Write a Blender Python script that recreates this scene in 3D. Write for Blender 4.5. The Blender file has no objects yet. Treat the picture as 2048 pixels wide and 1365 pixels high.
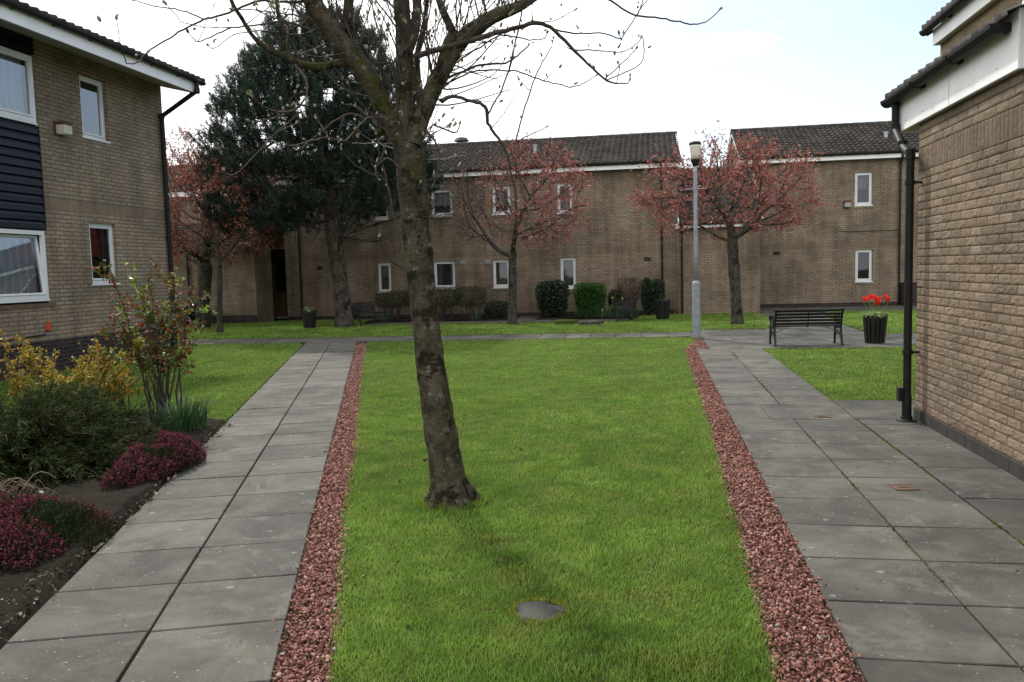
import bpy, bmesh, math, random
import numpy as np
from mathutils import Vector, Matrix, noise as mnoise
random.seed(7)
RNG = np.random.default_rng(11)
SC = bpy.context.scene
COL = SC.collection
R = math.radians

# ------------------------------------------------------------------ camera
FPX, EYE = 1660.0, 1.65
YAW, PITCH, ROLL = R(9.45), R(-4.85), R(1.5)
cf = np.array([-math.sin(YAW)*math.cos(PITCH), math.cos(YAW)*math.cos(PITCH), math.sin(PITCH)])
_r = np.array([math.cos(YAW), math.sin(YAW), 0.0]); _u = np.cross(_r, cf)
cr = _r*math.cos(ROLL) - _u*math.sin(ROLL)
cu = _u*math.cos(ROLL) + _r*math.sin(ROLL)
cam = bpy.data.cameras.new('camera'); co = bpy.data.objects.new('camera', cam); COL.objects.link(co)
cam.sensor_width = 36; cam.lens = FPX/2048*36; cam.clip_end = 2000; cam.clip_start = .05
co.matrix_world = Matrix(((cr[0], cu[0], -cf[0], 0), (cr[1], cu[1], -cf[1], 0), (cr[2], cu[2], -cf[2], EYE), (0, 0, 0, 1)))
SC.camera = co

def ray(px, py):
    return cf + cr*(px-1024)/FPX - cu*(py-682.5)/FPX
def at(px, py, Y):                      # survey: where a sight line meets the upright plane at distance Y
    d = ray(px, py); return np.array([0, 0, EYE]) + d*(Y/d[1])
def gr(px, py, z=0.0):                  # survey: where a sight line meets the ground
    d = ray(px, py); return np.array([0, 0, EYE]) + d*((z-EYE)/d[2])

# ------------------------------------------------------------------ object helpers
def tag(o, label=None, cat=None, group=None, kind=None):
    if label: o['label'] = label
    if cat: o['category'] = cat
    if group: o['group'] = group
    if kind: o['kind'] = kind
    return o
def thing(name, label, cat, loc=(0, 0, 0), rz=0, group=None):
    o = bpy.data.objects.new(name, None); COL.objects.link(o)
    o.location = loc; o.rotation_euler = (0, 0, rz); o.empty_display_size = .2
    o['_w'] = 0
    return tag(o, label, cat, group)
def copy_tree(o, parent=None):
    c = o.copy(); COL.objects.link(c)
    if parent is not None:
        c.parent = parent; c.matrix_parent_inverse = o.matrix_parent_inverse.copy()
    for ch in list(o.children): copy_tree(ch, c)
    return c
def link(name, me, mat, parent=None, local=False):
    o = bpy.data.objects.new(name, me); COL.objects.link(o)
    if mat is not None and len(me.materials) == 0: me.materials.append(mat)
    if parent is not None:
        o.parent = parent
        if not local and parent.parent is None and parent.type == 'EMPTY':
            o.matrix_parent_inverse = (Matrix.Translation(parent.location) @ parent.rotation_euler.to_matrix().to_4x4()).inverted()
    return o

class MB:
    """collects faces and links them as one mesh object"""
    def __init__(s): s.v = []; s.f = []; s.t = []
    def add(s, vs, fs, t=None):
        n = len(s.v); s.v += [tuple(float(c) for c in v) for v in vs]; s.f += [[i+n for i in f] for f in fs]
        s.t += [random.random() if t is None else t]*len(vs); return s
    def box(s, a, b, t=None):
        x0, x1 = sorted((a[0], b[0])); y0, y1 = sorted((a[1], b[1])); z0, z1 = sorted((a[2], b[2]))
        return s.add([(x0,y0,z0),(x1,y0,z0),(x1,y1,z0),(x0,y1,z0),(x0,y0,z1),(x1,y0,z1),(x1,y1,z1),(x0,y1,z1)],
                     [(0,3,2,1),(4,5,6,7),(0,1,5,4),(1,2,6,5),(2,3,7,6),(3,0,4,7)], t)
    def bar(s, p, q, w, h, up=(0, 0, 1), t=None):   # box section from p to q
        p, q = Vector(p), Vector(q); d = (q-p).normalized(); u = Vector(up)
        sx = d.cross(u); sx = sx.normalized() if sx.length > 1e-4 else Vector((1, 0, 0)); uz = sx.cross(d)
        vs = []
        for c in (p, q):
            for a, b in ((-1,-1),(1,-1),(1,1),(-1,1)): vs.append(c + sx*a*w/2 + uz*b*h/2)
        return s.add(vs, [(0,1,2,3),(7,6,5,4),(0,4,5,1),(1,5,6,2),(2,6,7,3),(3,7,4,0)], t)
    def quad(s, a, b, c, d, t=None): return s.add([a, b, c, d], [(0,1,2,3)], t)
    def tube(s, pts, rad, n=8, cap=True, t=None, flat=None):
        pts = np.asarray(pts, float); k = len(pts)
        rad = np.full(k, rad) if np.isscalar(rad) else np.asarray(rad, float)
        vs, fs = tube_arrays(pts, rad, n)
        fs = [list(map(int, f)) for f in fs]
        if cap: fs += [list(range(n))[::-1], list(range((k-1)*n, k*n))]
        return s.add(vs, fs, t)
    def lathe(s, prof, c=(0, 0, 0), n=24, t=None):
        vs = []; fs = []
        for r, z in prof:
            for i in range(n):
                a = 2*math.pi*i/n; vs.append((c[0]+r*math.cos(a), c[1]+r*math.sin(a), c[2]+z))
        for j in range(len(prof)-1):
            for i in range(n):
                i2 = (i+1) % n; fs.append((j*n+i, j*n+i2, (j+1)*n+i2, (j+1)*n+i))
        fs += [tuple(range(n))[::-1], tuple(range((len(prof)-1)*n, len(prof)*n))]
        return s.add(vs, fs, t)
    def build(s, name, mat, parent=None, smooth=False, bevel=0, local=False, label=None):
        me = bpy.data.meshes.new(name); me.from_pydata(s.v, [], s.f); me.update()
        at_ = me.attributes.new('tint', 'FLOAT', 'POINT'); at_.data.foreach_set('value', np.array(s.t, 'f'))
        if smooth: me.polygons.foreach_set('use_smooth', np.ones(len(me.polygons), bool))
        o = link(name, me, mat, parent, local)
        if bevel:
            b = o.modifiers.new('bevel', 'BEVEL'); b.width = bevel; b.segments = 2; b.limit_method = 'ANGLE'
        if label: o['label'] = label
        return o

def tube_arrays(pts, rad, n):
    k = len(pts); T = np.gradient(pts, axis=0); T /= np.linalg.norm(T, axis=1)[:, None]+1e-9
    ref = np.array([0, 0, 1.0]) if abs(T[0][2]) < .9 else np.array([1.0, 0, 0])
    a = np.cross(T[0], ref); a /= np.linalg.norm(a)
    ang = np.arange(n)*2*math.pi/n; V = np.empty((k, n, 3))
    for i in range(k):
        a = a - T[i]*np.dot(a, T[i]); a /= np.linalg.norm(a)+1e-9; b = np.cross(T[i], a)
        V[i] = pts[i] + rad[i]*(np.cos(ang)[:, None]*a + np.sin(ang)[:, None]*b)
    i, j = np.meshgrid(np.arange(k-1), np.arange(n), indexing='ij'); j2 = (j+1) % n
    F = np.stack([i*n+j, i*n+j2, (i+1)*n+j2, (i+1)*n+j], -1).reshape(-1, 4)
    return V.reshape(-1, 3), F

def np_mesh(name, V, F, tint, mat, parent=None, smooth=False, local=False):
    """big meshes: V (n,3), F (m,3|4), tint per vertex"""
    me = bpy.data.meshes.new(name); V = np.asarray(V, 'f'); F = np.asarray(F, 'i'); k = F.shape[1]
    me.vertices.add(len(V)); me.vertices.foreach_set('co', V.ravel())
    me.loops.add(F.size); me.loops.foreach_set('vertex_index', F.ravel())
    me.polygons.add(len(F)); me.polygons.foreach_set('loop_start', np.arange(0, F.size, k, dtype='i'))
    me.polygons.foreach_set('loop_total', np.full(len(F), k, 'i'))
    me.update(calc_edges=True); me.validate()
    a = me.attributes.new('tint', 'FLOAT', 'POINT')
    if len(a.data) == len(V): a.data.foreach_set('value', np.asarray(tint, 'f'))
    if smooth: me.polygons.foreach_set('use_smooth', np.ones(len(me.polygons), bool))
    return link(name, me, mat, parent, local)

class Soup:
    """numpy soup of quads with a tint per vertex"""
    def __init__(s): s.V = []; s.F = []; s.T = []; s.n = 0
    def add(s, V, F, T):
        V = np.asarray(V).reshape(-1, 3); s.V.append(V); s.F.append(np.asarray(F)+s.n); s.T.append(np.broadcast_to(T, (len(V),))); s.n += len(V)
    def build(s, name, mat, parent=None, smooth=False, local=False):
        return np_mesh(name, np.concatenate(s.V), np.concatenate(s.F), np.concatenate(s.T), mat, parent, smooth, local)

def unit(a): return a/(np.linalg.norm(a, axis=-1, keepdims=True)+1e-9)
def rnd_dir(n): return unit(RNG.normal(size=(n, 3)))
def leaves(sp, P, D, L, W, fold=.15, tint=None):
    """one pointed folded leaf per row"""
    n = len(P); L = np.broadcast_to(L, (n,))[:, None]; W = np.broadcast_to(W, (n,))[:, None]
    S = unit(np.cross(D, rnd_dir(n))); U = np.cross(S, D)
    V = np.stack([P, P+D*L*.45+S*W+U*W*fold*2, P+D*L, P+D*L*.45-S*W+U*W*fold*2], 1)
    F = np.arange(n*4).reshape(n, 4)
    t = RNG.random(n) if tint is None else np.broadcast_to(tint, (n,))
    sp.add(V, F, np.repeat(t, 4))
def sticks(sp, P, Q, r0, r1, tint=.5, n=3):
    """many straight tapering twigs at once"""
    P = np.asarray(P); Q = np.asarray(Q); m = len(P); T = unit(Q-P)
    A = unit(np.cross(T, np.where(np.abs(T[:, 2:3]) < .9, [[0, 0, 1.]], [[1., 0, 0]]))); B = np.cross(T, A)
    r0 = np.broadcast_to(r0, (m,))[:, None]; r1 = np.broadcast_to(r1, (m,))[:, None]
    ring0 = [P + r0*(A*math.cos(2*math.pi*i/n)+B*math.sin(2*math.pi*i/n)) for i in range(n)]
    ring1 = [Q + r1*(A*math.cos(2*math.pi*i/n)+B*math.sin(2*math.pi*i/n)) for i in range(n)]
    V = np.stack(ring0+ring1, 1); b = np.arange(m)[:, None]*2*n
    F = np.concatenate([b+np.array([[i, (i+1) % n, n+(i+1) % n, n+i]]) for i in range(n)], 0)
    sp.add(V, F, np.repeat(np.broadcast_to(tint, (m,)), 2*n))

def in_poly(P, poly):
    x, y = P[:, 0], P[:, 1]; inside = np.zeros(len(P), bool); j = len(poly)-1
    for i in range(len(poly)):
        xi, yi = poly[i]; xj, yj = poly[j]
        c = ((yi > y) != (yj > y)) & (x < (xj-xi)*(y-yi)/(yj-yi+1e-12)+xi); inside ^= c; j = i
    return inside
def vnoise(P, s, seed=0):               # cheap smooth value noise for scattering
    g = np.random.default_rng(seed).random((64, 64)); q = P[:, :2]*s; i = np.floor(q).astype(int); f = q-i; f = f*f*(3-2*f)
    a = g[i[:, 0] % 64, i[:, 1] % 64]; b = g[(i[:, 0]+1) % 64, i[:, 1] % 64]; c = g[i[:, 0] % 64, (i[:, 1]+1) % 64]; d = g[(i[:, 0]+1) % 64, (i[:, 1]+1) % 64]
    return (a*(1-f[:, 0])+b*f[:, 0])*(1-f[:, 1])+(c*(1-f[:, 0])+d*f[:, 0])*f[:, 1]

# ------------------------------------------------------------------ materials
class NT:
    def __init__(s, name):
        s.m = bpy.data.materials.new(name); s.m.use_nodes = True; s.t = s.m.node_tree
        s.b = s.t.nodes['Principled BSDF']; s.out = s.t.nodes['Material Output']
    def n(s, ty, **kw):
        x = s.t.nodes.new(ty)
        for k, v in kw.items():
            if k.startswith('i_'):
                x.inputs[k[2:].replace('_', ' ')].default_value = v
            else: setattr(x, k, v)
        return x
    def l(s, a, b): s.t.links.new(a, b)
    def math(s, op, a, b=None, c=None):
        x = s.n('ShaderNodeMath', operation=op)
        for i, v in enumerate((a, b, c)):
            if v is None: continue
            if isinstance(v, (int, float)): x.inputs[i].default_value = v
            else: s.l(v, x.inputs[i])
        return x.outputs[0]
    def mix(s, fac, a, b, blend='MIX'):
        x = s.n('ShaderNodeMix', data_type='RGBA', blend_type=blend)
        for sock, v in ((x.inputs[0], fac), (x.inputs[6], a), (x.inputs[7], b)):
            if isinstance(v, (int, float)): sock.default_value = v
            elif isinstance(v, tuple): sock.default_value = (*v, 1) if len(v) == 3 else v
            else: s.l(v, sock)
        return x.outputs[2]
    def noise(s, scale, detail=4, rough=.55, vec=None, dist=0):
        x = s.n('ShaderNodeTexNoise'); x.inputs['Scale'].default_value = scale; x.inputs['Detail'].default_value = detail
        x.inputs['Roughness'].default_value = rough; x.inputs['Distortion'].default_value = dist
        s.l(vec if vec is not None else s.pos(), x.inputs['Vector']); return x.outputs['Fac']
    def voro(s, scale, vec=None, feature='F1'):
        x = s.n('ShaderNodeTexVoronoi', feature=feature); x.inputs['Scale'].default_value = scale
        s.l(vec if vec is not None else s.pos(), x.inputs['Vector']); return x
    def pos(s):
        if not hasattr(s, '_p'): s._p = s.n('ShaderNodeNewGeometry')
        return s._p.outputs['Position']
    def obj(s):
        if not hasattr(s, '_o'): s._o = s.n('ShaderNodeTexCoord')
        return s._o.outputs['Object']
    def ramp(s, fac, stops, interp='LINEAR'):
        x = s.n('ShaderNodeValToRGB'); e = x.color_ramp.elements; x.color_ramp.interpolation = interp
        while len(e) < len(stops): e.new(.5)
        for k, (p, c) in enumerate(stops):
            e[k].position = p
            e[k].color = (c, c, c, 1) if isinstance(c, (int, float)) else (*c, 1)
        s.l(fac, x.inputs[0]); return x.outputs[0]
    def tint(s):
        x = s.n('ShaderNodeAttribute', attribute_name='tint'); return x.outputs['Fac']
    def bump(s, h, dist, strength=1.0, normal=None):
        x = s.n('ShaderNodeBump'); x.inputs['Strength'].default_value = strength; x.inputs['Distance'].default_value = dist
        s.l(h, x.inputs['Height'])
        if normal is not None: s.l(normal, x.inputs['Normal'])
        s.l(x.outputs[0], s.b.inputs['Normal']); return x.outputs[0]
    def base(s, c, rough=.8, spec=.3):
        if isinstance(c, tuple): s.b.inputs['Base Color'].default_value = (*c, 1)
        else: s.l(c, s.b.inputs['Base Color'])
        s.b.inputs['Roughness'].default_value = rough; s.b.inputs['Specular IOR Level'].default_value = spec
        return s.m
    def translucent(s, c, fac):
        tr = s.n('ShaderNodeBsdfTranslucent'); ms = s.n('ShaderNodeMixShader'); ms.inputs[0].default_value = fac
        if isinstance(c, tuple): tr.inputs[0].default_value = (*c, 1)
        else: s.l(c, tr.inputs[0])
        s.l(s.b.outputs[0], ms.inputs[1]); s.l(tr.outputs[0], ms.inputs[2]); s.l(ms.outputs[0], s.out.inputs[0])

def brick_mat(name, c1, c2, mortar, bands=(), rock=.5, bed=.0765, length=.235, stain=.5, mort=.011):
    m = NT(name); geo = m.n('ShaderNodeNewGeometry'); sp = m.n('ShaderNodeSeparateXYZ'); m.l(geo.outputs['Position'], sp.inputs[0])
    sn = m.n('ShaderNodeSeparateXYZ'); m.l(geo.outputs['True Normal'], sn.inputs[0])
    side = m.math('GREATER_THAN', m.math('ABSOLUTE', sn.outputs[0]), .6)
    mx = m.n('ShaderNodeMix', data_type='FLOAT'); m.l(side, mx.inputs[0]); m.l(sp.outputs[0], mx.inputs[2]); m.l(sp.outputs[1], mx.inputs[3])
    u, z = mx.outputs[0], sp.outputs[2]
    wob = m.math('MULTIPLY', m.math('SUBTRACT', m.noise(7, 2), .5), .006)
    def tex(a, b, w, h):
        cb = m.n('ShaderNodeCombineXYZ'); m.l(a, cb.inputs[0]); m.l(m.math('ADD', b, wob), cb.inputs[1])
        t = m.n('ShaderNodeTexBrick'); m.l(cb.outputs[0], t.inputs['Vector']); t.inputs['Scale'].default_value = 1
        t.inputs['Color1'].default_value = (*c1, 1); t.inputs['Color2'].default_value = (*c2, 1); t.inputs['Mortar'].default_value = (*mortar, 1)
        t.inputs['Mortar Size'].default_value = mort; t.inputs['Mortar Smooth'].default_value = .25; t.inputs['Bias'].default_value = 0
        t.inputs['Brick Width'].default_value = w; t.inputs['Row Height'].default_value = h
        return t
    t = tex(u, z, length, bed); col, fac = t.outputs['Color'], t.outputs['Fac']
    for z0, hgt in bands:
        t2 = tex(m.math('SUBTRACT', z, z0), u, hgt, bed); t2.offset = 0
        msk = m.math('MULTIPLY', m.math('GREATER_THAN', z, z0), m.math('LESS_THAN', z, z0+hgt))
        col = m.mix(msk, col, m.mix(.72, t2.outputs['Color'], tuple(x*.62 for x in c1)))
        f2 = m.n('ShaderNodeMix', data_type='FLOAT'); m.l(msk, f2.inputs[0]); m.l(fac, f2.inputs[2]); m.l(t2.outputs['Fac'], f2.inputs[3]); fac = f2.outputs[0]
    big = m.noise(.9, 5, .6); col = m.mix(1, col, m.ramp(big, [(.36, 1-.40*stain), (.62, 1.10)]), 'MULTIPLY')
    sv = m.n('ShaderNodeMapping'); sv.inputs['Scale'].default_value = (3, 3, .35); m.l(m.pos(), sv.inputs[0])
    col = m.mix(1, col, m.ramp(m.noise(1.2, 4, .6, sv.outputs[0]), [(.38, 1-.34*stain), (.58, 1.0)]), 'MULTIPLY')
    gm = m.n('ShaderNodeMapping'); gm.inputs['Scale'].default_value = (1, 1, 1.6); m.l(m.pos(), gm.inputs[0])
    grain = m.noise(26, 3, .6, gm.outputs[0]); rid = m.noise(46, 3, .7, gm.outputs[0], 1.2)
    col = m.mix(.55, col, m.mix(1, col, m.ramp(grain, [(.3, .55), (.7, 1.3)]), 'MULTIPLY'))
    h = m.math('ADD', m.math('MULTIPLY', fac, -1.0), m.math('MULTIPLY', m.math('MULTIPLY', m.math('ADD', grain, rid), m.math('SUBTRACT', 1.0, fac)), rock*1.6))
    m.bump(h, .008 if rock < .8 else .014, .8)
    return m.base(col, .9, .2)

def plain(name, c, rough=.5, spec=.4, var=.15, scale=6, bump=0, metal=0):
    m = NT(name); n = m.noise(scale, 5, .6)
    m.b.inputs['Metallic'].default_value = metal
    if bump: m.bump(m.noise(scale*8, 3), bump, .6)
    return m.base(m.mix(1, c, m.ramp(n, [(.3, 1-var), (.7, 1+var*.5)]), 'MULTIPLY'), rough, spec)
def leaf_mat(name, stops, rough=.5, trans=.3, spec=.35, tcol=None, clump=0, cscale=1.5):
    m = NT(name); t = m.tint(); c = m.ramp(t, stops)
    if clump: c = m.mix(1, c, m.ramp(m.noise(cscale, 3), [(.3, 1-clump), (.7, 1+clump*.4)]), 'MULTIPLY')
    m.base(c, rough, spec)
    if trans: m.translucent(tcol if tcol else m.mix(1, c, (1.25, 1.3, .7), 'MULTIPLY'), trans)
    return m.m

M = {}
BR1, BR2, BMO = (.335, .258, .182), (.25, .190, .134), (.16, .138, .112)
M['brick_far'] = brick_mat('buff_brick', BR1, BR2, BMO, bands=((2.18, .215),), rock=.55, stain=.75)
M['brick_side'] = brick_mat('buff_brick_side', (.37, .287, .205), (.285, .218, .153), BMO, bands=((2.98, .22),), rock=.6, stain=.5)
M['brick_near'] = brick_mat('split_face_brick', (.36, .27, .175), (.25, .18, .112), (.24, .205, .155), bands=((2.56, .225),), rock=1.0, stain=.35, bed=.0775, mort=.0095)
M['plinth'] = brick_mat('engineering_brick', (.05, .034, .03), (.03, .022, .022), (.075, .068, .06), rock=.3, stain=.4)
M['sill_brick'] = plain('sill_brick', (.17, .12, .08), .85, .2, .4, 14, .004)
M['white'] = plain('white_upvc', (.74, .76, .78), .35, .45, .1, 2.5)
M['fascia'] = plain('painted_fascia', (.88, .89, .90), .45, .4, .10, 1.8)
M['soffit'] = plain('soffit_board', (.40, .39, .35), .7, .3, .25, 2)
M['black'] = plain('black_plastic', (.010, .010, .011), .58, .28, .3, 7)
M['cladding'] = plain('blue_black_cladding', (.007, .010, .018), .42, .28, .3, 4)
M['lead'] = plain('dark_blue_sheet', (.03, .036, .045), .5, .4, .3, 5)
M['concrete'] = plain('concrete_base', (.12, .115, .105), .9, .2, .35, 5, .01)
M['plinth_slate'] = plain('slate_course', (.045, .042, .04), .8, .25, .35, 6, .006)
M['wood_black'] = plain('black_stained_wood', (.016, .015, .014), .55, .35, .5, 9, .002)
M['iron'] = plain('cast_iron', (.014, .02, .022), .42, .5, .3, 12, .002)
M['galv'] = plain('grey_painted_steel', (.27, .29, .33), .5, .4, .25, 9)
M['vent'] = plain('grey_vent', (.32, .32, .33), .6, .3, .2, 8)
M['door_panel'] = plain('door_panel', (.24, .135, .07), .5, .4, .3, 6)
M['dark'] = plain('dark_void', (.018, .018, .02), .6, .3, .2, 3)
M['orange'] = plain('orange_cap', (.55, .09, .02), .45, .4, .2, 30)
M['rust'] = plain('rusted_iron', (.11, .065, .045), .8, .3, .4, 25, .004)
M['zinc'] = plain('zinc_pipe', (.42, .44, .46), .4, .5, .2, 10)
def mk_curtain(name, c, fold):
    m = NT(name); sp = m.n('ShaderNodeSeparateXYZ'); m.l(m.pos(), sp.inputs[0])
    w = m.math('SINE', m.math('ADD', m.math('MULTIPLY', m.math('ADD', sp.outputs[0], sp.outputs[1]), fold), m.math('MULTIPLY', m.noise(2.5, 2), 9)))  # lit and shaded sides of the folds put into the colour as bands
    return m.base(m.mix(1, c, m.ramp(w, [(0, .8), (1, 1.05)]), 'MULTIPLY'), .9, .1)
M['net'] = mk_curtain('net_curtain', (.66, .70, .74), 34)
M['drape'] = mk_curtain('grey_drape', (.22, .23, .225), 16)
M['red_blind'] = mk_curtain('red_blind', (.22, .012, .015), 20)
M['strips'] = mk_curtain('vertical_blind', (.2, .16, .13), 150)
def mk_glass(name, k, add):
    m = NT(name); lw = m.n('ShaderNodeFresnel'); lw.inputs[0].default_value = 1.6
    f = m.math('MINIMUM', m.math('ADD', m.math('MULTIPLY', lw.outputs[0], k), add), .95)
    g = m.n('ShaderNodeBsdfGlossy'); g.inputs['Roughness'].default_value = .02; g.inputs[0].default_value = (.9, .94, 1, 1)
    bp = m.n('ShaderNodeBump'); bp.inputs['Strength'].default_value = .08; bp.inputs['Distance'].default_value = .01; m.l(m.noise(2.2, 1), bp.inputs['Height']); m.l(bp.outputs[0], g.inputs['Normal'])
    t = m.n('ShaderNodeBsdfTransparent'); t.inputs[0].default_value = (.75, .79, .8, 1); ms = m.n('ShaderNodeMixShader')
    m.l(f, ms.inputs[0]); m.l(t.outputs[0], ms.inputs[1]); m.l(g.outputs[0], ms.inputs[2]); m.l(ms.outputs[0], m.out.inputs[0]); return m.m
M['glass'] = mk_glass('window_glass', 1.1, .0); M['glass_sky'] = mk_glass('window_glass_clear', 2.2, .06)
def mk_tile():
    m = NT('concrete_pantile'); c = m.ramp(m.tint(), [(0, (.018, .016, .015)), (.5, (.028, .024, .022)), (1, (.046, .039, .034))])
    c = m.mix(m.ramp(m.noise(1.3, 5, .65), [(.5, 0), (.72, .55)]), c, (.095, .085, .05))
    c = m.mix(1, c, m.ramp(m.noise(22, 4), [(.3, .6), (.7, 1.35)]), 'MULTIPLY')
    m.bump(m.noise(60, 3), .004, .6); return m.base(c, .8, .3)
M['tile'] = mk_tile()
def mk_slab(name, ca, cb, spots=1.0, moss=.35):
    m = NT(name); c = m.ramp(m.tint(), [(0, ca), (1, cb)])
    c = m.mix(1, c, m.ramp(m.noise(1.9, 6, .66, None, .5), [(.38, .68), (.62, 1.30)]), 'MULTIPLY')
    c = m.mix(m.ramp(m.noise(.8, 5, .7, None, 1.2), [(.50, 0), (.62, .55)]), c, (.036, .035, .032))
    c = m.mix(m.ramp(m.noise(3.4, 6, .75, None, .8), [(.56, 0), (.66, .45)]), c, (.17, .165, .145))
    c = m.mix(1, c, m.ramp(m.noise(170, 4, .75), [(.32, .6), (.68, 1.42)]), 'MULTIPLY')
    c = m.mix(m.math('MULTIPLY', m.ramp(m.noise(2.6, 5, .6, None, .6), [(.56, 0), (.75, 1)]), moss), c, (.10, .105, .065))
    v = m.voro(5.5); d = m.math('ADD', v.outputs['Distance'], m.math('MULTIPLY', m.noise(26, 3), .22))
    sp = m.ramp(d, [(.17, 1), (.25, 0)]); pick = m.ramp(v.outputs['Color'], [(.52, 0), (.6, 1)])
    c = m.mix(m.math('MULTIPLY', m.math('MULTIPLY', sp, pick), .42*spots), c, (.30, .30, .28))
    v2 = m.voro(34); c = m.mix(m.math('MULTIPLY', m.ramp(v2.outputs['Distance'], [(.14, 1), (.22, 0)]), m.math('MULTIPLY', m.ramp(v2.outputs['Color'], [(.78, 0), (.8, 1)]), .5*spots)), c, (.36, .36, .33))
    m.bump(m.math('ADD', m.noise(150, 4, .7), m.math('MULTIPLY', m.noise(9, 3), 1.5)), .003, .7)
    m.base(c, .82, .3); return m.m
M['slab'] = mk_slab('concrete_slab', (.058, .055, .048), (.092, .087, .076))
M['slab_dark'] = mk_slab('worn_slab', (.050, .048, .043), (.075, .071, .063), 1.0, .15)
M['joint'] = plain('joint_moss', (.05, .046, .026), .95, .1, .6, 14, .01)
M['mortar_joint'] = plain('joint_mortar', (.16, .155, .135), .95, .1, .6, 9, .01)
def mk_soil(name, a, b):
    m = NT(name); c = m.mix(m.noise(7, 6, .7), a, b); m.bump(m.noise(34, 6, .75), .03, 1); return m.base(c, .95, .1)
M['soil'] = mk_soil('dark_soil', (.008, .007, .005), (.036, .029, .021))
M['turf'] = mk_soil('turf_base', (.022, .042, .006), (.085, .105, .02))
M['gravel_bed'] = mk_soil('gravel_bed', (.06, .03, .024), (.14, .07, .055))
def mk_grass():
    m = NT('grass_blade'); c = m.ramp(m.tint(), [(0, (.078, .155, .022)), (.45, (.165, .295, .044)), (.8, (.235, .345, .072)), (1, (.36, .36, .16))])
    c = m.mix(1, c, m.ramp(m.noise(.75, 4, .6), [(.38, .80), (.62, 1.12)]), 'MULTIPLY')
    c = m.mix(1, c, m.ramp(m.noise(6.5, 4, .65), [(.38, .82), (.62, 1.12)]), 'MULTIPLY')
    c = m.mix(m.ramp(m.noise(2.3, 5, .65), [(.47, 0), (.66, .55)]), c, (.285, .31, .07))
    m.base(c, .5, .25); m.translucent(m.mix(1, c, (1.15, 1.3, .75), 'MULTIPLY'), .32); return m.m
M['grass'] = mk_grass()
def mk_stone():
    m = NT('red_chipping'); c = m.ramp(m.tint(), [(0, (.11, .050, .040)), (.4, (.245, .108, .086)), (.8, (.32, .155, .125)), (.95, (.38, .235, .20)), (1, (.31, .29, .28))])
    c = m.mix(1, c, m.ramp(m.noise(70, 4), [(.3, .7), (.7, 1.25)]), 'MULTIPLY'); return m.base(c, .85, .25)
M['stone'] = mk_stone()
def mk_bark(name, a, b, moss, mcol=(.075, .085, .012), lich=.4, sc=1.0, bump=.02, ring=.0):
    m = NT(name); mp = m.n('ShaderNodeMapping'); mp.inputs['Scale'].default_value = (1, 1, .55); m.l(m.pos(), mp.inputs[0])
    c = m.ramp(m.noise(11*sc, 6, .68, mp.outputs[0]), [(.34, a), (.66, b)])
    c = m.mix(m.math('MULTIPLY', m.ramp(m.noise(6*sc, 4, .7), [(.54, 0), (.60, 1)]), .85), c, tuple(x*.35 for x in a))
    c = m.mix(m.math('MULTIPLY', m.ramp(m.noise(17*sc, 5, .7), [(.58, 0), (.68, 1)]), lich), c, (.30, .29, .25))
    sp = m.n('ShaderNodeSeparateXYZ'); m.l(m.pos(), sp.inputs[0])
    if moss:
        hi = m.ramp(m.math('MULTIPLY', sp.outputs[2], .25), [(.28, .06), (.62, 1)])
        c = m.mix(m.math('MULTIPLY', m.math('MULTIPLY', m.ramp(m.noise(4.2*sc, 5, .7), [(.53, 0), (.62, 1)]), moss), hi), c, mcol)
    mr = m.n('ShaderNodeMapping'); mr.inputs['Scale'].default_value = (1.5, 1.5, 9); m.l(m.pos(), mr.inputs[0])
    h = m.math('ADD', m.noise(26*sc, 6, .75, mp.outputs[0]), m.math('MULTIPLY', m.noise(5, 3, .6, mr.outputs[0]), ring))
    m.bump(h, bump, 1); return m.base(c, .9, .15)
M['bark'] = mk_bark('grey_mossy_bark', (.033, .028, .018), (.115, .098, .068), .95, mcol=(.055, .065, .010), lich=.6, bump=.03, ring=.5)
M['twig'] = plain('twig_bark', (.060, .046, .040), .7, .3, .4, 20)
M['bark_cherry'] = mk_bark('cherry_bark', (.030, .026, .023), (.10, .09, .075), .5, lich=.2, bump=.02, ring=1.0)
M['bark_pine'] = mk_bark('pine_bark', (.035, .028, .024), (.12, .10, .085), .2, lich=.3, sc=.7, bump=.05)
M['needle'] = leaf_mat('pine_needle', [(0, (.007, .020, .013)), (.6, (.017, .042, .027)), (1, (.036, .070, .045))], .45, .12, .3, clump=.3, cscale=1.1)
M['copper'] = leaf_mat('copper_leaf', [(0, (.16, .046, .038)), (.5, (.33, .10, .084)), (.85, (.41, .16, .135)), (1, (.48, .30, .27))], .5, .3, .3, tcol=(.40, .14, .10))
M['russet'] = leaf_mat('russet_leaf', [(0, (.14, .042, .032)), (.5, (.27, .082, .060)), (1, (.36, .18, .14))], .5, .32, .3, tcol=(.38, .12, .085))
M['bud'] = leaf_mat('pale_bud', [(0, (.15, .15, .10)), (1, (.36, .37, .26))], .7, .15, .2)
M['juniper'] = leaf_mat('juniper_scale', [(0, (.008, .014, .006)), (.5, (.024, .038, .013)), (.9, (.060, .080, .026)), (1, (.10, .07, .035))], .7, .15, .12, clump=.4, cscale=4)
M['yellow_leaf'] = leaf_mat('golden_leaf', [(0, (.10, .12, .02)), (.4, (.28, .235, .04)), (.8, (.44, .30, .06)), (1, (.42, .15, .04))], .5, .3, .3)
M['rose_leaf'] = leaf_mat('rose_leaf', [(0, (.03, .050, .016)), (.35, (.065, .10, .022)), (.5, (.13, .15, .03)), (.58, (.10, .05, .018)), (.82, (.22, .06, .02)), (1, (.30, .045, .03))], .22, .25, .6)
M['rose_fresh'] = leaf_mat('rose_fresh', [(0, (.10, .17, .025)), (1, (.27, .36, .07))], .4, .35, .4)
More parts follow.
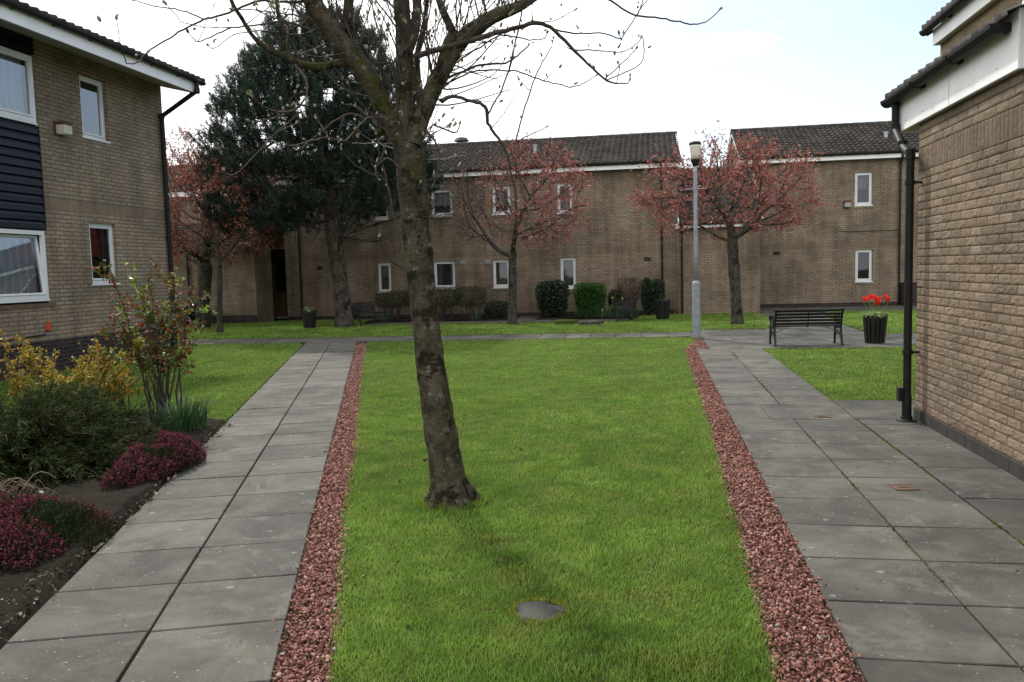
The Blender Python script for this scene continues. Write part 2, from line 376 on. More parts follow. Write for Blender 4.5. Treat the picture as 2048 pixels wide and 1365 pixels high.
M['heather'] = leaf_mat('heather_flower', [(0, (.045, .013, .019)), (.5, (.12, .019, .042)), (1, (.23, .05, .095))], .7, .2, .2, clump=.3, cscale=7)
M['heather_green'] = leaf_mat('heather_green', [(0, (.018, .03, .012)), (1, (.05, .07, .025))], .7, .1, .2)
M['strap'] = leaf_mat('strap_leaf', [(0, (.025, .06, .03)), (1, (.07, .14, .06))], .4, .25, .4)
M['dry'] = leaf_mat('dry_stalk', [(0, (.10, .065, .045)), (1, (.30, .22, .16))], .8, .1, .2)
M['bright_hedge'] = leaf_mat('bright_hedge', [(0, (.02, .055, .010)), (.6, (.045, .125, .016)), (1, (.085, .19, .028))], .5, .25, .35)
M['dark_hedge'] = leaf_mat('dark_hedge', [(0, (.012, .026, .012)), (.6, (.026, .048, .02)), (1, (.055, .08, .035))], .4, .12, .4)
M['grey_hedge'] = leaf_mat('sparse_hedge', [(0, (.03, .038, .022)), (.6, (.055, .06, .036)), (1, (.10, .10, .06))], .6, .15, .3)
M['brown_hedge'] = leaf_mat('brown_hedge', [(0, (.05, .033, .026)), (.6, (.10, .062, .048)), (1, (.16, .10, .075))], .6, .15, .3)
M['tulip'] = leaf_mat('tulip_red', [(0, (.55, .012, .010)), (1, (.80, .035, .015))], .45, .3, .4, tcol=(.85, .05, .02))
M['daffodil'] = leaf_mat('daffodil', [(0, (.55, .40, .04)), (1, (.6, .56, .38))], .5, .2, .3)
M['pale_leaf'] = leaf_mat('pale_leaf', [(0, (.12, .2, .06)), (.6, (.25, .36, .14)), (1, (.6, .65, .5))], .5, .25, .3)
M['debris'] = leaf_mat('debris', [(0, (.05, .035, .02)), (.8, (.16, .12, .08)), (1, (.42, .38, .32))], .9, 0, .2)
def mk_diffuser():
    m = NT('lamp_diffuser'); m.base((.85, .83, .78), .35, .4); m.translucent((.85, .8, .7), .5); return m.m
M['diffuser'] = mk_diffuser()
M['cover_stone'] = mk_slab('weathered_stone', (.040, .038, .038), (.060, .056, .055), 1.0, .5)
M['moss'] = leaf_mat('yellow_moss', [(0, (.06, .06, .014)), (1, (.17, .165, .035))], .85, .15, .1)
M['moss_ring'] = leaf_mat('moss_ring', [(0, (.16, .16, .02)), (1, (.33, .31, .06))], .8, .2, .1)
M['terracotta'] = plain('terracotta', (.16, .05, .03), .8, .2, .3, 20)
M['dim_room'] = plain('dim_room_tone', (.09, .09, .088), .9, .1, .3, 1.5)  # dark colour stands in for the dimness inside the rooms
def mk_block():
    m = NT('split_face_block'); c = m.ramp(m.tint(), [(0, (.170, .127, .090)), (.5, (.228, .174, .125)), (1, (.28, .220, .162))])
    c = m.mix(1, c, m.ramp(m.noise(1.1, 5, .6), [(.3, .72), (.7, 1.1)]), 'MULTIPLY'); c = m.mix(1, c, m.ramp(m.noise(60, 5, .7), [(.3, .7), (.7, 1.25)]), 'MULTIPLY')
    c = m.mix(m.math('MULTIPLY', m.ramp(m.noise(9, 5, .7), [(.66, 0), (.72, 1)]), .5), c, (.42, .37, .3))
    m.bump(m.noise(120, 4, .7), .003, .7); return m.base(c, .92, .15)
M['block'] = mk_block()
M['mortar'] = plain('wall_mortar', (.20, .18, .145), .95, .1, .35, 6, .004)

# ------------------------------------------------------------------ light and sky
SUN_AZ, SUN_EL = R(-33), R(46)          # sun ahead and to the left
sd = Vector((math.sin(SUN_AZ)*math.cos(SUN_EL), math.cos(SUN_AZ)*math.cos(SUN_EL), math.sin(SUN_EL)))
sl = bpy.data.lights.new('sun', 'SUN'); sl.energy = 2.6; sl.angle = R(2.6); sl.color = (1, .95, .87)
so = bpy.data.objects.new('sun', sl); COL.objects.link(so); so.rotation_euler = sd.to_track_quat('Z', 'Y').to_euler(); so.location = (-20, 40, 40)
W = bpy.data.worlds.new('World'); SC.world = W; W.use_nodes = True; wt = W.node_tree; wn = wt.nodes; wl = wt.links
bg = wn['Background']; out = wn['World Output']
sky = wn.new('ShaderNodeTexSky'); sky.sky_type = 'NISHITA'; sky.sun_disc = False; sky.sun_elevation = SUN_EL; sky.sun_rotation = SUN_AZ
sky.air_density = 1.0; sky.dust_density = 1.5
wl.new(sky.outputs[0], bg.inputs[0]); bg.inputs[1].default_value = .13
tc = wn.new('ShaderNodeTexCoord')
def wnode(ty, **k):
    x = wn.new(ty)
    for a, b in k.items(): setattr(x, a, b)
    return x
mp = wnode('ShaderNodeMapping'); mp.inputs['Scale'].default_value = (1, 1, 2.6); mp.inputs['Location'].default_value = (.35, .62, .2); wl.new(tc.outputs['Generated'], mp.inputs[0])
n1 = wnode('ShaderNodeTexNoise'); n1.inputs['Scale'].default_value = 3.6; n1.inputs['Detail'].default_value = 8; n1.inputs['Roughness'].default_value = .55; n1.inputs['Distortion'].default_value = .4
wl.new(mp.outputs[0], n1.inputs['Vector'])
dp = wnode('ShaderNodeVectorMath', operation='DOT_PRODUCT'); wl.new(tc.outputs['Generated'], dp.inputs[0]); dp.inputs[1].default_value = (.93, .36, .05)
def wm(op, a, b):
    x = wnode('ShaderNodeMath', operation=op)
    for i, v in enumerate((a, b)):
        if isinstance(v, (int, float)): x.inputs[i].default_value = v
        else: wl.new(v, x.inputs[i])
    return x.outputs[0]
cdir = ray(1640, 150); cdir = cdir/np.linalg.norm(cdir)
gp = wnode('ShaderNodeVectorMath', operation='DOT_PRODUCT'); wl.new(tc.outputs['Generated'], gp.inputs[0]); gp.inputs[1].default_value = tuple(cdir)
gr_ = wnode('ShaderNodeMapRange'); gr_.inputs[1].default_value = .955; gr_.inputs[2].default_value = .992; gr_.inputs[3].default_value = 0; gr_.inputs[4].default_value = .20; wl.new(gp.outputs['Value'], gr_.inputs[0])
# the cloud sheet thins out towards the right of the court
cov = wm('SUBTRACT', wm('ADD', n1.outputs['Fac'], wm('MULTIPLY', wm('SUBTRACT', .46, dp.outputs['Value']), .8)), gr_.outputs[0])
rp = wnode('ShaderNodeValToRGB'); rp.color_ramp.elements[0].position = .34; rp.color_ramp.elements[1].position = .53; wl.new(cov, rp.inputs[0])
rp.color_ramp.elements[0].color = (.16, .16, .16, 1)
n2 = wnode('ShaderNodeTexNoise'); n2.inputs['Scale'].default_value = 3.3; n2.inputs['Detail'].default_value = 6; wl.new(mp.outputs[0], n2.inputs['Vector'])
rc = wnode('ShaderNodeValToRGB'); rc.color_ramp.elements[0].position = .3; rc.color_ramp.elements[0].color = (.90, .94, .98, 1); rc.color_ramp.elements[1].position = .55; rc.color_ramp.elements[1].color = (1.16, 1.16, 1.15, 1)
wl.new(n2.outputs['Fac'], rc.inputs[0])
bg2 = wnode('ShaderNodeBackground'); wl.new(rc.outputs[0], bg2.inputs[0]); bg2.inputs[1].default_value = 1.15
ms = wnode('ShaderNodeMixShader'); wl.new(rp.outputs[0], ms.inputs[0]); wl.new(bg.outputs[0], ms.inputs[1]); wl.new(bg2.outputs[0], ms.inputs[2]); wl.new(ms.outputs[0], out.inputs[0])
SC.view_settings.view_transform = 'Standard'; SC.view_settings.look = 'None'; SC.view_settings.exposure = .5; SC.view_settings.gamma = 1
SC.view_settings.use_curve_mapping = False
SC.cycles.max_bounces = 6; SC.cycles.transparent_max_bounces = 12; SC.cycles.use_denoising = True
# ------------------------------------------------------------------ ground
def sheet(name, poly, z, mat, label=None, kind='structure', cat=None):
    me = bpy.data.meshes.new(name); bm = bmesh.new()
    f = bm.faces.new([bm.verts.new((x, y, z)) for x, y in poly]); bmesh.ops.triangulate(bm, faces=[f])
    bmesh.ops.recalc_face_normals(bm, faces=bm.faces); bm.to_mesh(me); bm.free()
    if me.polygons[0].normal.z < 0: me.flip_normals()
    o = link(name, me, mat); return tag(o, label, cat, None, kind)
sheet('ground', [(-300, -120), (300, -120), (300, 400), (-300, 400)], -.07, M['turf'])

def slab(mb, O, d, n, s0, s1, t0, t1, z, gap=.006, tint=None):
    """one paving slab: chamfered top, slightly tilted; s along d, t along n"""
    O = np.array(O); d = np.array(d); n = np.array(n)
    s0 += gap*random.uniform(.5, 1.4); s1 -= gap*random.uniform(.5, 1.4); t0 += gap*random.uniform(.5, 1.2); t1 -= gap*random.uniform(.5, 1.2)
    tz = [z + random.uniform(-.0025, .0025) for _ in range(4)]; c = .004
    def ring(i, dz): return [(*(O + d*a + n*b), zz+dz) for (a, b), zz in zip(((s0+i, t0+i), (s1-i, t0+i), (s1-i, t1-i), (s0+i, t1-i)), tz)]
    v = ring(0, -.06) + ring(0, -c) + ring(c, 0)
    fl = d[0]*n[1]-d[1]*n[0] < 0
    fs = [(8, 9, 10, 11)] + [(a+o, (a+1) % 4+o, (a+1) % 4+o+4, a+o+4) for o in (0, 4) for a in range(4)]
    if fl: fs = [f[::-1] for f in fs]
    mb.add(v, fs, random.random() if tint is None else tint)

PD = np.array([-.3215, .9469]); PN = np.array([-.9469, -.3215]); PO = np.array([-1.54, 3.05])
def pl(s, t=0.0):
    p = PO + PD*s + PN*t; return (float(p[0]), float(p[1]))
ZP = .016
m = MB()
for k in range(-10, 28):
    for c in range(2): slab(m, PO, PD, PN, .614+k*.605+(.0 if c else -.02), .614+(k+1)*.605+(.0 if c else -.02), c*.625, (c+1)*.625-(.004 if c == 0 else 0), ZP)
tag(m.build('path', M['slab']), kind='structure')
sheet('path_bed', [pl(-6, -.01), pl(17.6, -.01), pl(17.6, 1.26), pl(-6, 1.26)], -.004, M['joint'])
# cross path
m = MB(); CO = np.array([-18.0, 19.06]); CD = unit(np.array([1, .034])); CN = np.array([-CD[1], CD[0]])
for k in range(31):
    for c in range(2): slab(m, CO, CD, CN, k*.615, (k+1)*.615, c*.68, (c+1)*.68, ZP)
tag(m.build('path', M['slab']), kind='structure')
def cl(s, t): p = CO + CD*s + CN*t; return (float(p[0]), float(p[1]))
sheet('path_bed', [cl(0, 0), cl(19.1, 0), cl(19.1, 1.37), cl(0, 1.37)], -.006, M['joint'])
# right path, two slabs wide, with a manhole row left out
m = MB(); RO = np.array([.80, 0.0]); RD = unit(np.array([.006, 1])); RN = np.array([1.0, -.006])
rows = [-2.6+.61*i for i in range(int((8.98+2.6)/.61)+1)]; rows = [8.98-.61*i for i in range(19)][::-1]
for a, b in zip(rows[:-1], rows[1:]):
    for c in range(2): slab(m, RO, RD, RN, a, b, c*.63, (c+1)*.63, ZP)
r2 = [9.93+.61*i for i in range(12)]
for a, b in zip(r2[:-1], r2[1:]):
    for c in range(2): slab(m, RO, RD, RN, a, b, c*.63, (c+1)*.63, ZP)
for a, b, c0, c1 in ((8.98, 9.93, 0, .40), (8.98, 9.93, .80, 1.26)): slab(m, RO, RD, RN, a, b, c0, c1, ZP, tint=.3)
# patio and the walk towards the houses
for i in range(6):
    for k in range(8): slab(m, np.array([1.17, 16.66]), np.array([0, 1.]), np.array([1., 0]), k*.61, (k+1)*.61, i*.63, (i+1)*.63, ZP)
for i in range(14):
    for k in range(4): slab(m, np.array([4.96, 17.15]), np.array([0, 1.]), np.array([1., 0]), k*.63, (k+1)*.63, i*.61, (i+1)*.61, ZP)
for i in range(3):
    for k in range(12): slab(m, np.array([3.12, 21.55]), np.array([.04, 1.]), np.array([1., 0]), k*.61, (k+1)*.61, i*.61, (i+1)*.61, ZP)
for i in range(17):
    for k in range(5): slab(m, np.array([3.75, 28.98]), np.array([0, 1.]), np.array([1., 0]), k*.64, (k+1)*.64, i*.61, (i+1)*.61, ZP, tint=.1)
tag(m.build('path', M['slab']), kind='structure')
sheet('path_bed', [(.8, -2.6), (2.06, -2.6), (2.15, 16.65), (4.96, 16.65), (4.96, 17.14), (13.5, 17.14), (13.5, 19.7), (4.96, 19.7), (5.6, 28.97), (14.1, 28.97), (14.1, 32.2), (3.7, 32.2), (3.1, 21.5), (1.16, 21.5), (1.16, 16.65), (.9, 16.65)], -.008, M['mortar_joint'])
# paving along the right-hand building
m = MB(); ys = [-3+.9*i for i in range(15)]
for a, b in zip(ys[:-1], ys[1:]):
    b = min(b, 9.02); 
    if b-a > .2: slab(m, np.array([2.07, 0.0]), RD, RN, a, b, 0, .64, ZP)
for i in range(9):
    for k in range(2): slab(m, np.array([2.12+.95*i, 9.04]), np.array([0, 1.]), np.array([1., 0]), k*.6, (k+1)*.6, 0, .95, ZP)
tag(m.build('pavement', M['slab_dark']), kind='structure')
sheet('pavement_bed', [(2.06, -3), (2.73, -3), (2.73, 9.02), (11, 9.02), (11, 10.26), (2.12, 10.26)], -.009, M['mortar_joint'])
# path along the hedges
m = MB()
for i in range(14):
    for k in range(2): slab(m, np.array([-9.3+.62*i, 25.75+.0*i]), np.array([0, 1.]), np.array([1., 0]), k*.6, (k+1)*.6, 0, .62, ZP)
for k in range(4): slab(m, np.array([-4.5, 26.98]), np.array([0, 1.]), np.array([1., 0]), k*.6, (k+1)*.6, 0, .75, ZP)
for i in range(6): slab(m, np.array([-13.3+.62*i, 28.75]), np.array([0, 1.]), np.array([1., 0]), 0, .7, 0, .62, ZP)
tag(m.build('path', M['slab']), kind='structure')

L_MID = [(.08, -1.2), (-1.30, 3.08), (-1.75, 4.39), (-2.10, 5.34), (-2.84, 7.61), (-4.7, 13.0), (-6.60, 18.64), (-6.75, 19.4), (-3.55, 19.53), (.55, 19.66), (.95, 19.45), (.98, 18.3), (.74, 17.05), (.69, 16.7), (.63, 12), (.60, 8.74), (.54, 6.1), (.53, 5.2), (.48, 3.3), (.45, -1.2)]
L_LEFT = [pl(6.3, 1.27), pl(11, 1.27), pl(16.9, 1.27), (-8.55, 19.33), (-14.5, 19.1), (-14.5, 17.6), (-10.8, 17.6), (-10.8, 0), (-8.6, 0), (-8.2, 5), (-7.5, 8.6), (-6.6, 9.1), (-5.2, 8.85)]
L_RIGHT = [(2.16, 16.62), (2.12, 10.28), (10, 10.28), (10, 17.12), (4.98, 17.12), (4.98, 16.63)]
L_FAR = [(-20, 20.45), (-6, 20.95), (1.0, 21.15), (1.15, 21.52), (3.08, 21.6), (3.3, 22.4), (3.7, 28.93), (-.2, 28.93), (-.6, 25.73), (-9.35, 25.73), (-9.7, 28.7), (-13.5, 28.7), (-13.7, 27.85), (-20, 27.85)]
L_FARR = [(4.97, 19.72), (14.5, 19.72), (14.5, 28.95), (5.75, 28.95), (5.1, 24.3)]
for p in (L_MID, L_LEFT, L_RIGHT, L_FAR, L_FARR): sheet('lawn', p, .006, M['turf'])

def blades(name, poly, label, dens, lmin, lmax, wid, bbox=None, far=False):
    """mown turf: bent blades, thinning with distance from the entrance of the court"""
    xs, ys_ = zip(*poly); x0, x1, y0, y1 = min(xs), max(xs), min(ys_), max(ys_)
    if bbox: x0, y0, x1, y1 = max(x0, bbox[0]), max(y0, bbox[1]), min(x1, bbox[2]), min(y1, bbox[3])
    dmax = max(d for _, d in dens); n = int((x1-x0)*(y1-y0)*dmax)
    out = []
    for a in range(0, n, 400000):
        k = min(400000, n-a); P = np.stack([RNG.uniform(x0, x1, k), RNG.uniform(y0, y1, k)], 1)
        q = P + RNG.normal(size=P.shape)*.018
        dist = np.hypot(P[:, 0], P[:, 1]); want = np.interp(dist, [d for d, _ in dens], [d for _, d in dens])
        keep = in_poly(q, poly) & (RNG.random(k) < want/dmax)
        # only the part in front of the camera
        keep &= (P[:, 1] > 1.9) & (np.hypot(P[:, 0]+.54, P[:, 1]-3.84) > .118) & (RNG.random(k) < np.clip((vnoise(P, 9, 21)*.6+vnoise(P, 2.7, 22)*.4-.02)/.34, .45, 1))
        out.append(P[keep])
    P = np.concatenate(out); n = len(P); dist = np.hypot(P[:, 0], P[:, 1])
    sc = np.interp(dist, [3, 8, 20, 30], [1, 1.5, 2.6, 3.6])
    h = RNG.uniform(lmin, lmax, n)*(.75+.5*vnoise(P, 2.3, 3)); a = RNG.uniform(0, 2*np.pi, n); lean = RNG.uniform(.15, .95, n)
    D = np.stack([np.cos(a), np.sin(a)], 1); Nn = np.stack([-np.sin(a), np.cos(a)], 1); w = wid*sc*RNG.uniform(.6, 1.3, n)
    z0 = np.full(n, .004)
    def pt(f, l, ww, sgn): return np.concatenate([P + D*(h*lean*l)[:, None] + Nn*(w*ww*sgn)[:, None], (z0 + h*f)[:, None]], 1)
    V = np.stack([pt(0, 0, 1, -1), pt(0, 0, 1, 1), pt(.6, .35, .85, 1), pt(.6, .35, .85, -1), pt(.92, 1, .15, 1), pt(.92, 1, .15, -1)], 1)
    b = np.arange(n)[:, None]*6
    F = np.concatenate([b+np.array([[0, 1, 2, 3]]), b+np.array([[3, 2, 4, 5]])], 0)
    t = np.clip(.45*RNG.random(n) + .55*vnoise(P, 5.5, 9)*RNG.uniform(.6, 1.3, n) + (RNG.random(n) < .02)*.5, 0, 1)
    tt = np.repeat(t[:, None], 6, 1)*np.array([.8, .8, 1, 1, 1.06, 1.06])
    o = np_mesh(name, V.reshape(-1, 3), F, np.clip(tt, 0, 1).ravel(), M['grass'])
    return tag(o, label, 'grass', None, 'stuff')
blades('grass', L_MID, 'mown green grass on the long middle lawn around the leaning tree', [(2.2, 21000), (5, 12500), (8, 5600), (13, 2300), (20, 1200)], .014, .033, .0015)
blades('grass', L_LEFT, 'mown grass between the left building and the flower bed', [(5, 5000), (9, 3600), (13, 1800), (20, 900)], .016, .036, .0018, (-14.5, 5, 0, 20))
blades('grass', L_RIGHT, 'mown grass in front of the black bench beside the drainpipe', [(10, 3200), (14, 1800), (20, 900)], .016, .036, .0018)
blades('grass', L_FAR, 'mown grass strip round the cherry trees and the pine', [(20, 700), (30, 420)], .03, .055, .0019)
blades('grass', L_FARR, 'mown grass behind the tulip planter', [(19, 700), (30, 420)], .03, .055, .0019, (4.9, 19, 12, 29))

# red chippings along both paths
G_L = [pl(-4, -.005), pl(16.95, -.005), (-6.6, 18.75), (-4.68, 13.0), (-2.82, 7.61), (-2.08, 5.34), (-1.73, 4.39), (-1.28, 3.08), (-.15, 0)]
G_R = [(.45, -1), (.47, 3.3), (.52, 5.2), (.53, 6.1), (.59, 8.74), (.62, 12), (.68, 16.6), (.73, 17.05), (.97, 18.3), (.98, 19.35), (1.14, 19.0), (1.16, 16.65), (.9, 16.6), (.86, 9), (.82, 3.3), (.795, -1)]
def tufts(name, c, r0, r1, n, label):
    a = RNG.uniform(0, 6.28, n); r = RNG.uniform(r0, r1, n); P = np.stack([c[0]+r*np.cos(a), c[1]+r*np.sin(a), np.full(n, .004)], 1); sp = Soup()
    leaves(sp, P, unit(np.stack([np.cos(a)*.35, np.sin(a)*.35, np.ones(n)], 1)+rnd_dir(n)*.35), RNG.uniform(.04, .095, n), .0022, .05)
    tag(sp.build(name, M['grass']), label, 'grass', None, 'stuff')
tufts('grass_tufts', (-1.40, 5.64), .12, .25, 900, 'longer grass left unmown round the foot of the leaning tree')
tufts('grass_tufts', (1.05, 19.2), .09, .17, 200, 'longer grass round the foot of the lamp post')
tufts('grass_tufts', (-9.51, 25.0), .3, .5, 400, 'longer grass round the foot of the pine')
# moss and crumbs growing in the joints of the paving
def joint_moss(lines, n, label):
    sp = Soup()
    for (a, b) in lines:
        a, b = np.array(a), np.array(b); u = RNG.random(n); P2 = a+(b-a)*u[:, None]; k = (vnoise(P2, 1.9, 31) > .60) & (P2[:, 1] > 2); P2 = P2[k]+RNG.normal(size=(k.sum(), 2))*.007; m_ = len(P2)
        if m_: leaves(sp, np.concatenate([P2, np.full((m_, 1), .010)], 1), unit(rnd_dir(m_)+np.array([0, 0, .8])), RNG.uniform(.008, .02, m_), RNG.uniform(.003, .007, m_))
    tag(sp.build('joint_moss', M['moss']), label, 'moss', None, 'stuff')
joint_moss([((1.43+.005*0, 2), (1.53, 16)), ((2.065, 2), (2.115, 9))], 2400, 'moss growing in the long joints of the right paving')
joint_moss([(pl(0, .622), pl(15, .622))], 1100, 'moss and grit along the long joint of the left path')
def chippings(name, poly, label):
    sheet('gravel_bed', poly, -.012, M['gravel_bed'])
    ico = bmesh.new(); bmesh.ops.create_icosphere(ico, subdivisions=1, radius=1); ico.verts.ensure_lookup_table()
    bv = np.array([v.co[:] for v in ico.verts]); bf = np.array([[v.index for v in f.verts] for f in ico.faces]); ico.free()
    shapes = []
    for i in range(14):
        s = bv*np.array([1, RNG.uniform(.5, .95), RNG.uniform(.25, .55)]); s = s + RNG.normal(size=s.shape)*.2; shapes.append(s)
    xs, ys_ = zip(*poly); x0, x1, y0, y1 = min(xs), max(xs), max(2.2, min(ys_)), max(ys_)
    n = int((x1-x0)*(y1-y0)*7000); P = np.stack([RNG.uniform(x0, x1, n), RNG.uniform(y0, y1, n)], 1)
    want = np.interp(P[:, 1], [2.5, 6, 12, 20], [7000, 5200, 2500, 1500]); P = P[in_poly(P + RNG.normal(size=P.shape)*np.where(RNG.random((n, 1)) < .04, .06, .018), poly) & (RNG.random(n) < want/7000)]
    n = len(P); sz = RNG.uniform(.0055, .0105, n)*RNG.choice([.8, 1, 1, 1.5], n)*np.interp(P[:, 1], [3, 8, 20], [1, 1.15, 1.5]); z = -.010 + RNG.random(n)**1.2*.030
    Vs, Fs, Ts = [], [], []
    which = RNG.integers(0, 14, n); off = 0
    for i in range(14):
        I = np.where(which == i)[0]; m_ = len(I)
        q = unit(RNG.normal(size=(m_, 4))); w_, x, y, zq = q.T
        tilt = .55; x *= tilt; y *= tilt; nn = np.sqrt(w_**2+x**2+y**2+zq**2); w_, x, y, zq = w_/nn, x/nn, y/nn, zq/nn
        Rm = np.stack([1-2*(y*y+zq*zq), 2*(x*y-zq*w_), 2*(x*zq+y*w_), 2*(x*y+zq*w_), 1-2*(x*x+zq*zq), 2*(y*zq-x*w_), 2*(x*zq-y*w_), 2*(y*zq+x*w_), 1-2*(x*x+y*y)], 1).reshape(-1, 3, 3)
        V = np.einsum('nij,kj->nki', Rm, shapes[i])*sz[I][:, None, None] + np.concatenate([P[I], z[I][:, None]], 1)[:, None, :]
        Vs.append(V.reshape(-1, 3)); Fs.append((np.arange(m_)[:, None, None]*12 + bf[None] + off).reshape(-1, 3)); off += m_*12
        Ts.append(np.repeat(RNG.random(m_), 12))
    o = np_mesh(name, np.concatenate(Vs), np.concatenate(Fs), np.concatenate(Ts), M['stone'])
    tag(o, label, 'gravel', None, 'stuff')
chippings('gravel', G_L, 'strip of loose red chippings beside the left path')
chippings('gravel', G_R, 'strip of loose red chippings beside the right path')

# soil of the beds
def soil_patch(poly, label, amp, step, seed, mat='soil'):
    xs, ys_ = zip(*poly); nx = int((max(xs)-min(xs))/step)+2; ny = int((max(ys_)-min(ys_))/step)+2
    X, Y = np.meshgrid(min(xs)+np.arange(nx)*step, min(ys_)+np.arange(ny)*step, indexing='ij'); P = np.stack([X.ravel(), Y.ravel()], 1)
    ins = in_poly(P, poly); Z = np.where(ins, .004 + amp*(vnoise(P, 1.3, seed)*.8+vnoise(P, 6, seed+1)*.45+vnoise(P, 19, seed+2)*.3), -.03)
    i, j = np.meshgrid(np.arange(nx-1), np.arange(ny-1), indexing='ij'); a = (i*ny+j).ravel()
    F = np.stack([a, a+ny, a+ny+1, a+1], 1); F = F[ins[F].any(1)]
    o = np_mesh('flower_bed', np.concatenate([P, Z[:, None]], 1), F, np.zeros(len(P)), M[mat], smooth=True)
    tag(o, label, None, None, 'structure')
BED = [pl(-4, 1.27), pl(0, 1.25), pl(2, 1.29), pl(4, 1.25), pl(6.3, 1.24), (-5.2, 8.85), (-6.6, 9.1), (-7.5, 8.6), (-8.2, 5), (-8.6, 0)]
soil_patch(BED, 'dark soil bed with shrubs and heather', .07, .05, 4)
soil_patch([(-9.6, 27.0), (-4.55, 27.0), (-4.55, 29.3), (-9.6, 29.3)], 'soil bed under the hedges', .05, .15, 8)
soil_patch([(-3.7, 27.0), (-.3, 27.0), (-.3, 29.3), (-3.7, 29.3)], 'soil bed under the clipped bushes', .05, .15, 12)
# leaf litter and twigs on the bed edge and paths
def litter(n, poly, label, smin, smax, name, z=.03):
    xs, ys_ = zip(*poly); P = np.stack([RNG.uniform(min(xs), max(xs), n*4), RNG.uniform(min(ys_), max(ys_), n*4)], 1); P = P[in_poly(P, poly)][:n]; n = len(P)
    sp = Soup(); a = RNG.uniform(0, 6.28, n); D = np.stack([np.cos(a), np.sin(a), RNG.uniform(-.1, .35, n)], 1)
    leaves(sp, np.concatenate([P, np.full((n, 1), z)+RNG.random((n, 1))*.015], 1), unit(D), RNG.uniform(smin, smax, n), RNG.uniform(smin, smax, n)*.28)
    tag(sp.build(name, M['debris']), label, 'litter', None, 'stuff')
litter(2600, [pl(-2, 1.75), pl(-2, 1.22), pl(1, 1.22), pl(3, 1.2), pl(6.2, 1.12), pl(6.4, 1.6), pl(3, 2.0)], 'dead leaf scraps and twigs along the edge of the soil bed', .015, .05, 'leaf_litter', .035)
litter(2600, [pl(-1, 1.26), pl(3, 1.26), pl(6.2, 1.24), (-5.2, 8.6), (-5.0, 6), (-4.6, 3)], 'fine crumbs of dead leaf and bark over the open soil of the bed', .008, .026, 'leaf_litter', .045)
litter(40, [pl(0, 0), pl(0, 1.2), pl(15, 1.2), pl(15, 0)], 'scattered petals and leaf scraps on the left path', .012, .028, 'leaf_litter', .018)
litter(45, [(.85, 2.5), (2.6, 2.5), (2.6, 9), (.85, 16)], 'scattered petals and leaf scraps on the right paving', .012, .026, 'leaf_litter', .018)
litter(60, [(-1.2, 3.2), (.4, 3.2), (.5, 14), (-4, 14)], 'stray dead leaves lying on the middle lawn', .02, .045, 'leaf_litter', .038)
litter(160, [(1.2, 21.25), (3.2, 21.4), (3.3, 22.0), (1.3, 21.6)], 'reddish bare strip of leaf scraps under the right cherry tree', .03, .07, 'leaf_litter', .02)

# ------------------------------------------------------------------ small things set into the ground
def disc(name, c, r, z, mat, label, cat, wob=.12, th=.02, sq=1.0):
    n = 26; ring = []
    for i in range(n):
        a = 2*math.pi*i/n; rr = r*(1+wob*math.sin(a*3+1)+wob*.6*math.sin(a*5+.4)+random.uniform(-.04, .04)); ring.append((c[0]+rr*math.cos(a), c[1]+rr*math.sin(a)*sq))
    v = [(x, y, z-th) for x, y in ring] + [(x, y, z) for x, y in ring] + [(c[0]+(x-c[0])*.86, c[1]+(y-c[1])*.86, z+.006) for x, y in ring] + [(c[0], c[1], z+.004)]
    f = [(i, (i+1) % n, n+(i+1) % n, n+i) for i in range(n)] + [(n+i, n+(i+1) % n, 2*n+(i+1) % n, 2*n+i) for i in range(n)] + [(2*n+i, 2*n+(i+1) % n, 3*n) for i in range(n)]
    m = MB(); m.add(v, f, .5); return tag(m.build(name, mat, smooth=True), label, cat)
disc('stone', (-.54, 3.84), .128, .010, M['cover_stone'], 'flat grey weathered stone sunk in the lawn near the leaning tree', 'stone', .15, .05)
sp = Soup(); a = RNG.uniform(0, 6.28, 420); rr = RNG.uniform(.112, .150, 420); b = np.stack([-.54+rr*np.cos(a), 3.84+rr*np.sin(a), np.full(420, .008)], 1)
leaves(sp, b, unit(np.stack([np.cos(a)*.3, np.sin(a)*.3, np.ones(420)], 1)+rnd_dir(420)*.5), .022, .003)
tag(sp.build('moss', M['moss_ring']), 'yellowish moss and dry grass ringing the flat grey stone', 'moss', None, 'stuff')
disc('tree_stump', (-1.75, 24.5), .36, .10, M['bark_cherry'], 'low cut tree stump in the grass right of the bare cherry', 'stump', .14, .1)
disc('tree_stump', (-2.5, 24.8), .34, .13, M['turf'], 'low moss covered stump left of the bare cut stump', 'stump', .16, .13)
# manhole in the right path: frame, lids and a small rusty stopcock lid
t = thing('manhole_cover', 'rectangular recessed manhole lid with thin frame set in the right path', 'manhole cover', (1.48, 9.46, 0))
m = MB(); m.box((1.272, 9.02, -.03), (1.642, 9.90, .014)); m.build('lid', M['slab_dark'], t, bevel=.003)
m = MB()
for a, b in (((1.259, 9.0), (1.271, 9.92)), ((1.643, 9.0), (1.655, 9.92)), ((1.271, 9.0), (1.643, 9.018)), ((1.271, 9.902), (1.643, 9.92))): m.box((*a, -.03), (*b, .019))
m.build('frame', M['concrete'], t)
def lid(name, c, w, d, rz, label, cat):
    t = thing(name, label, cat, (c[0], c[1], .014), rz); m = MB()
    for a, b in (((-w, -d), (w, -d+.018)), ((-w, d-.018), (w, d)), ((-w, -d+.018), (-w+.018, d-.018)), ((w-.018, -d+.018), (w, d-.018))): m.box((*a, 0), (*b, .009))
    m.build('frame', M['rust'], t, local=True, bevel=.002)
    m = MB(); m.box((-w+.02, -d+.02, 0), (w-.02, d-.02, .006)); m.box((-w*.5, -.008, .006), (w*.5, .008, .010)); m.build('lid', M['rust'], t, local=True)
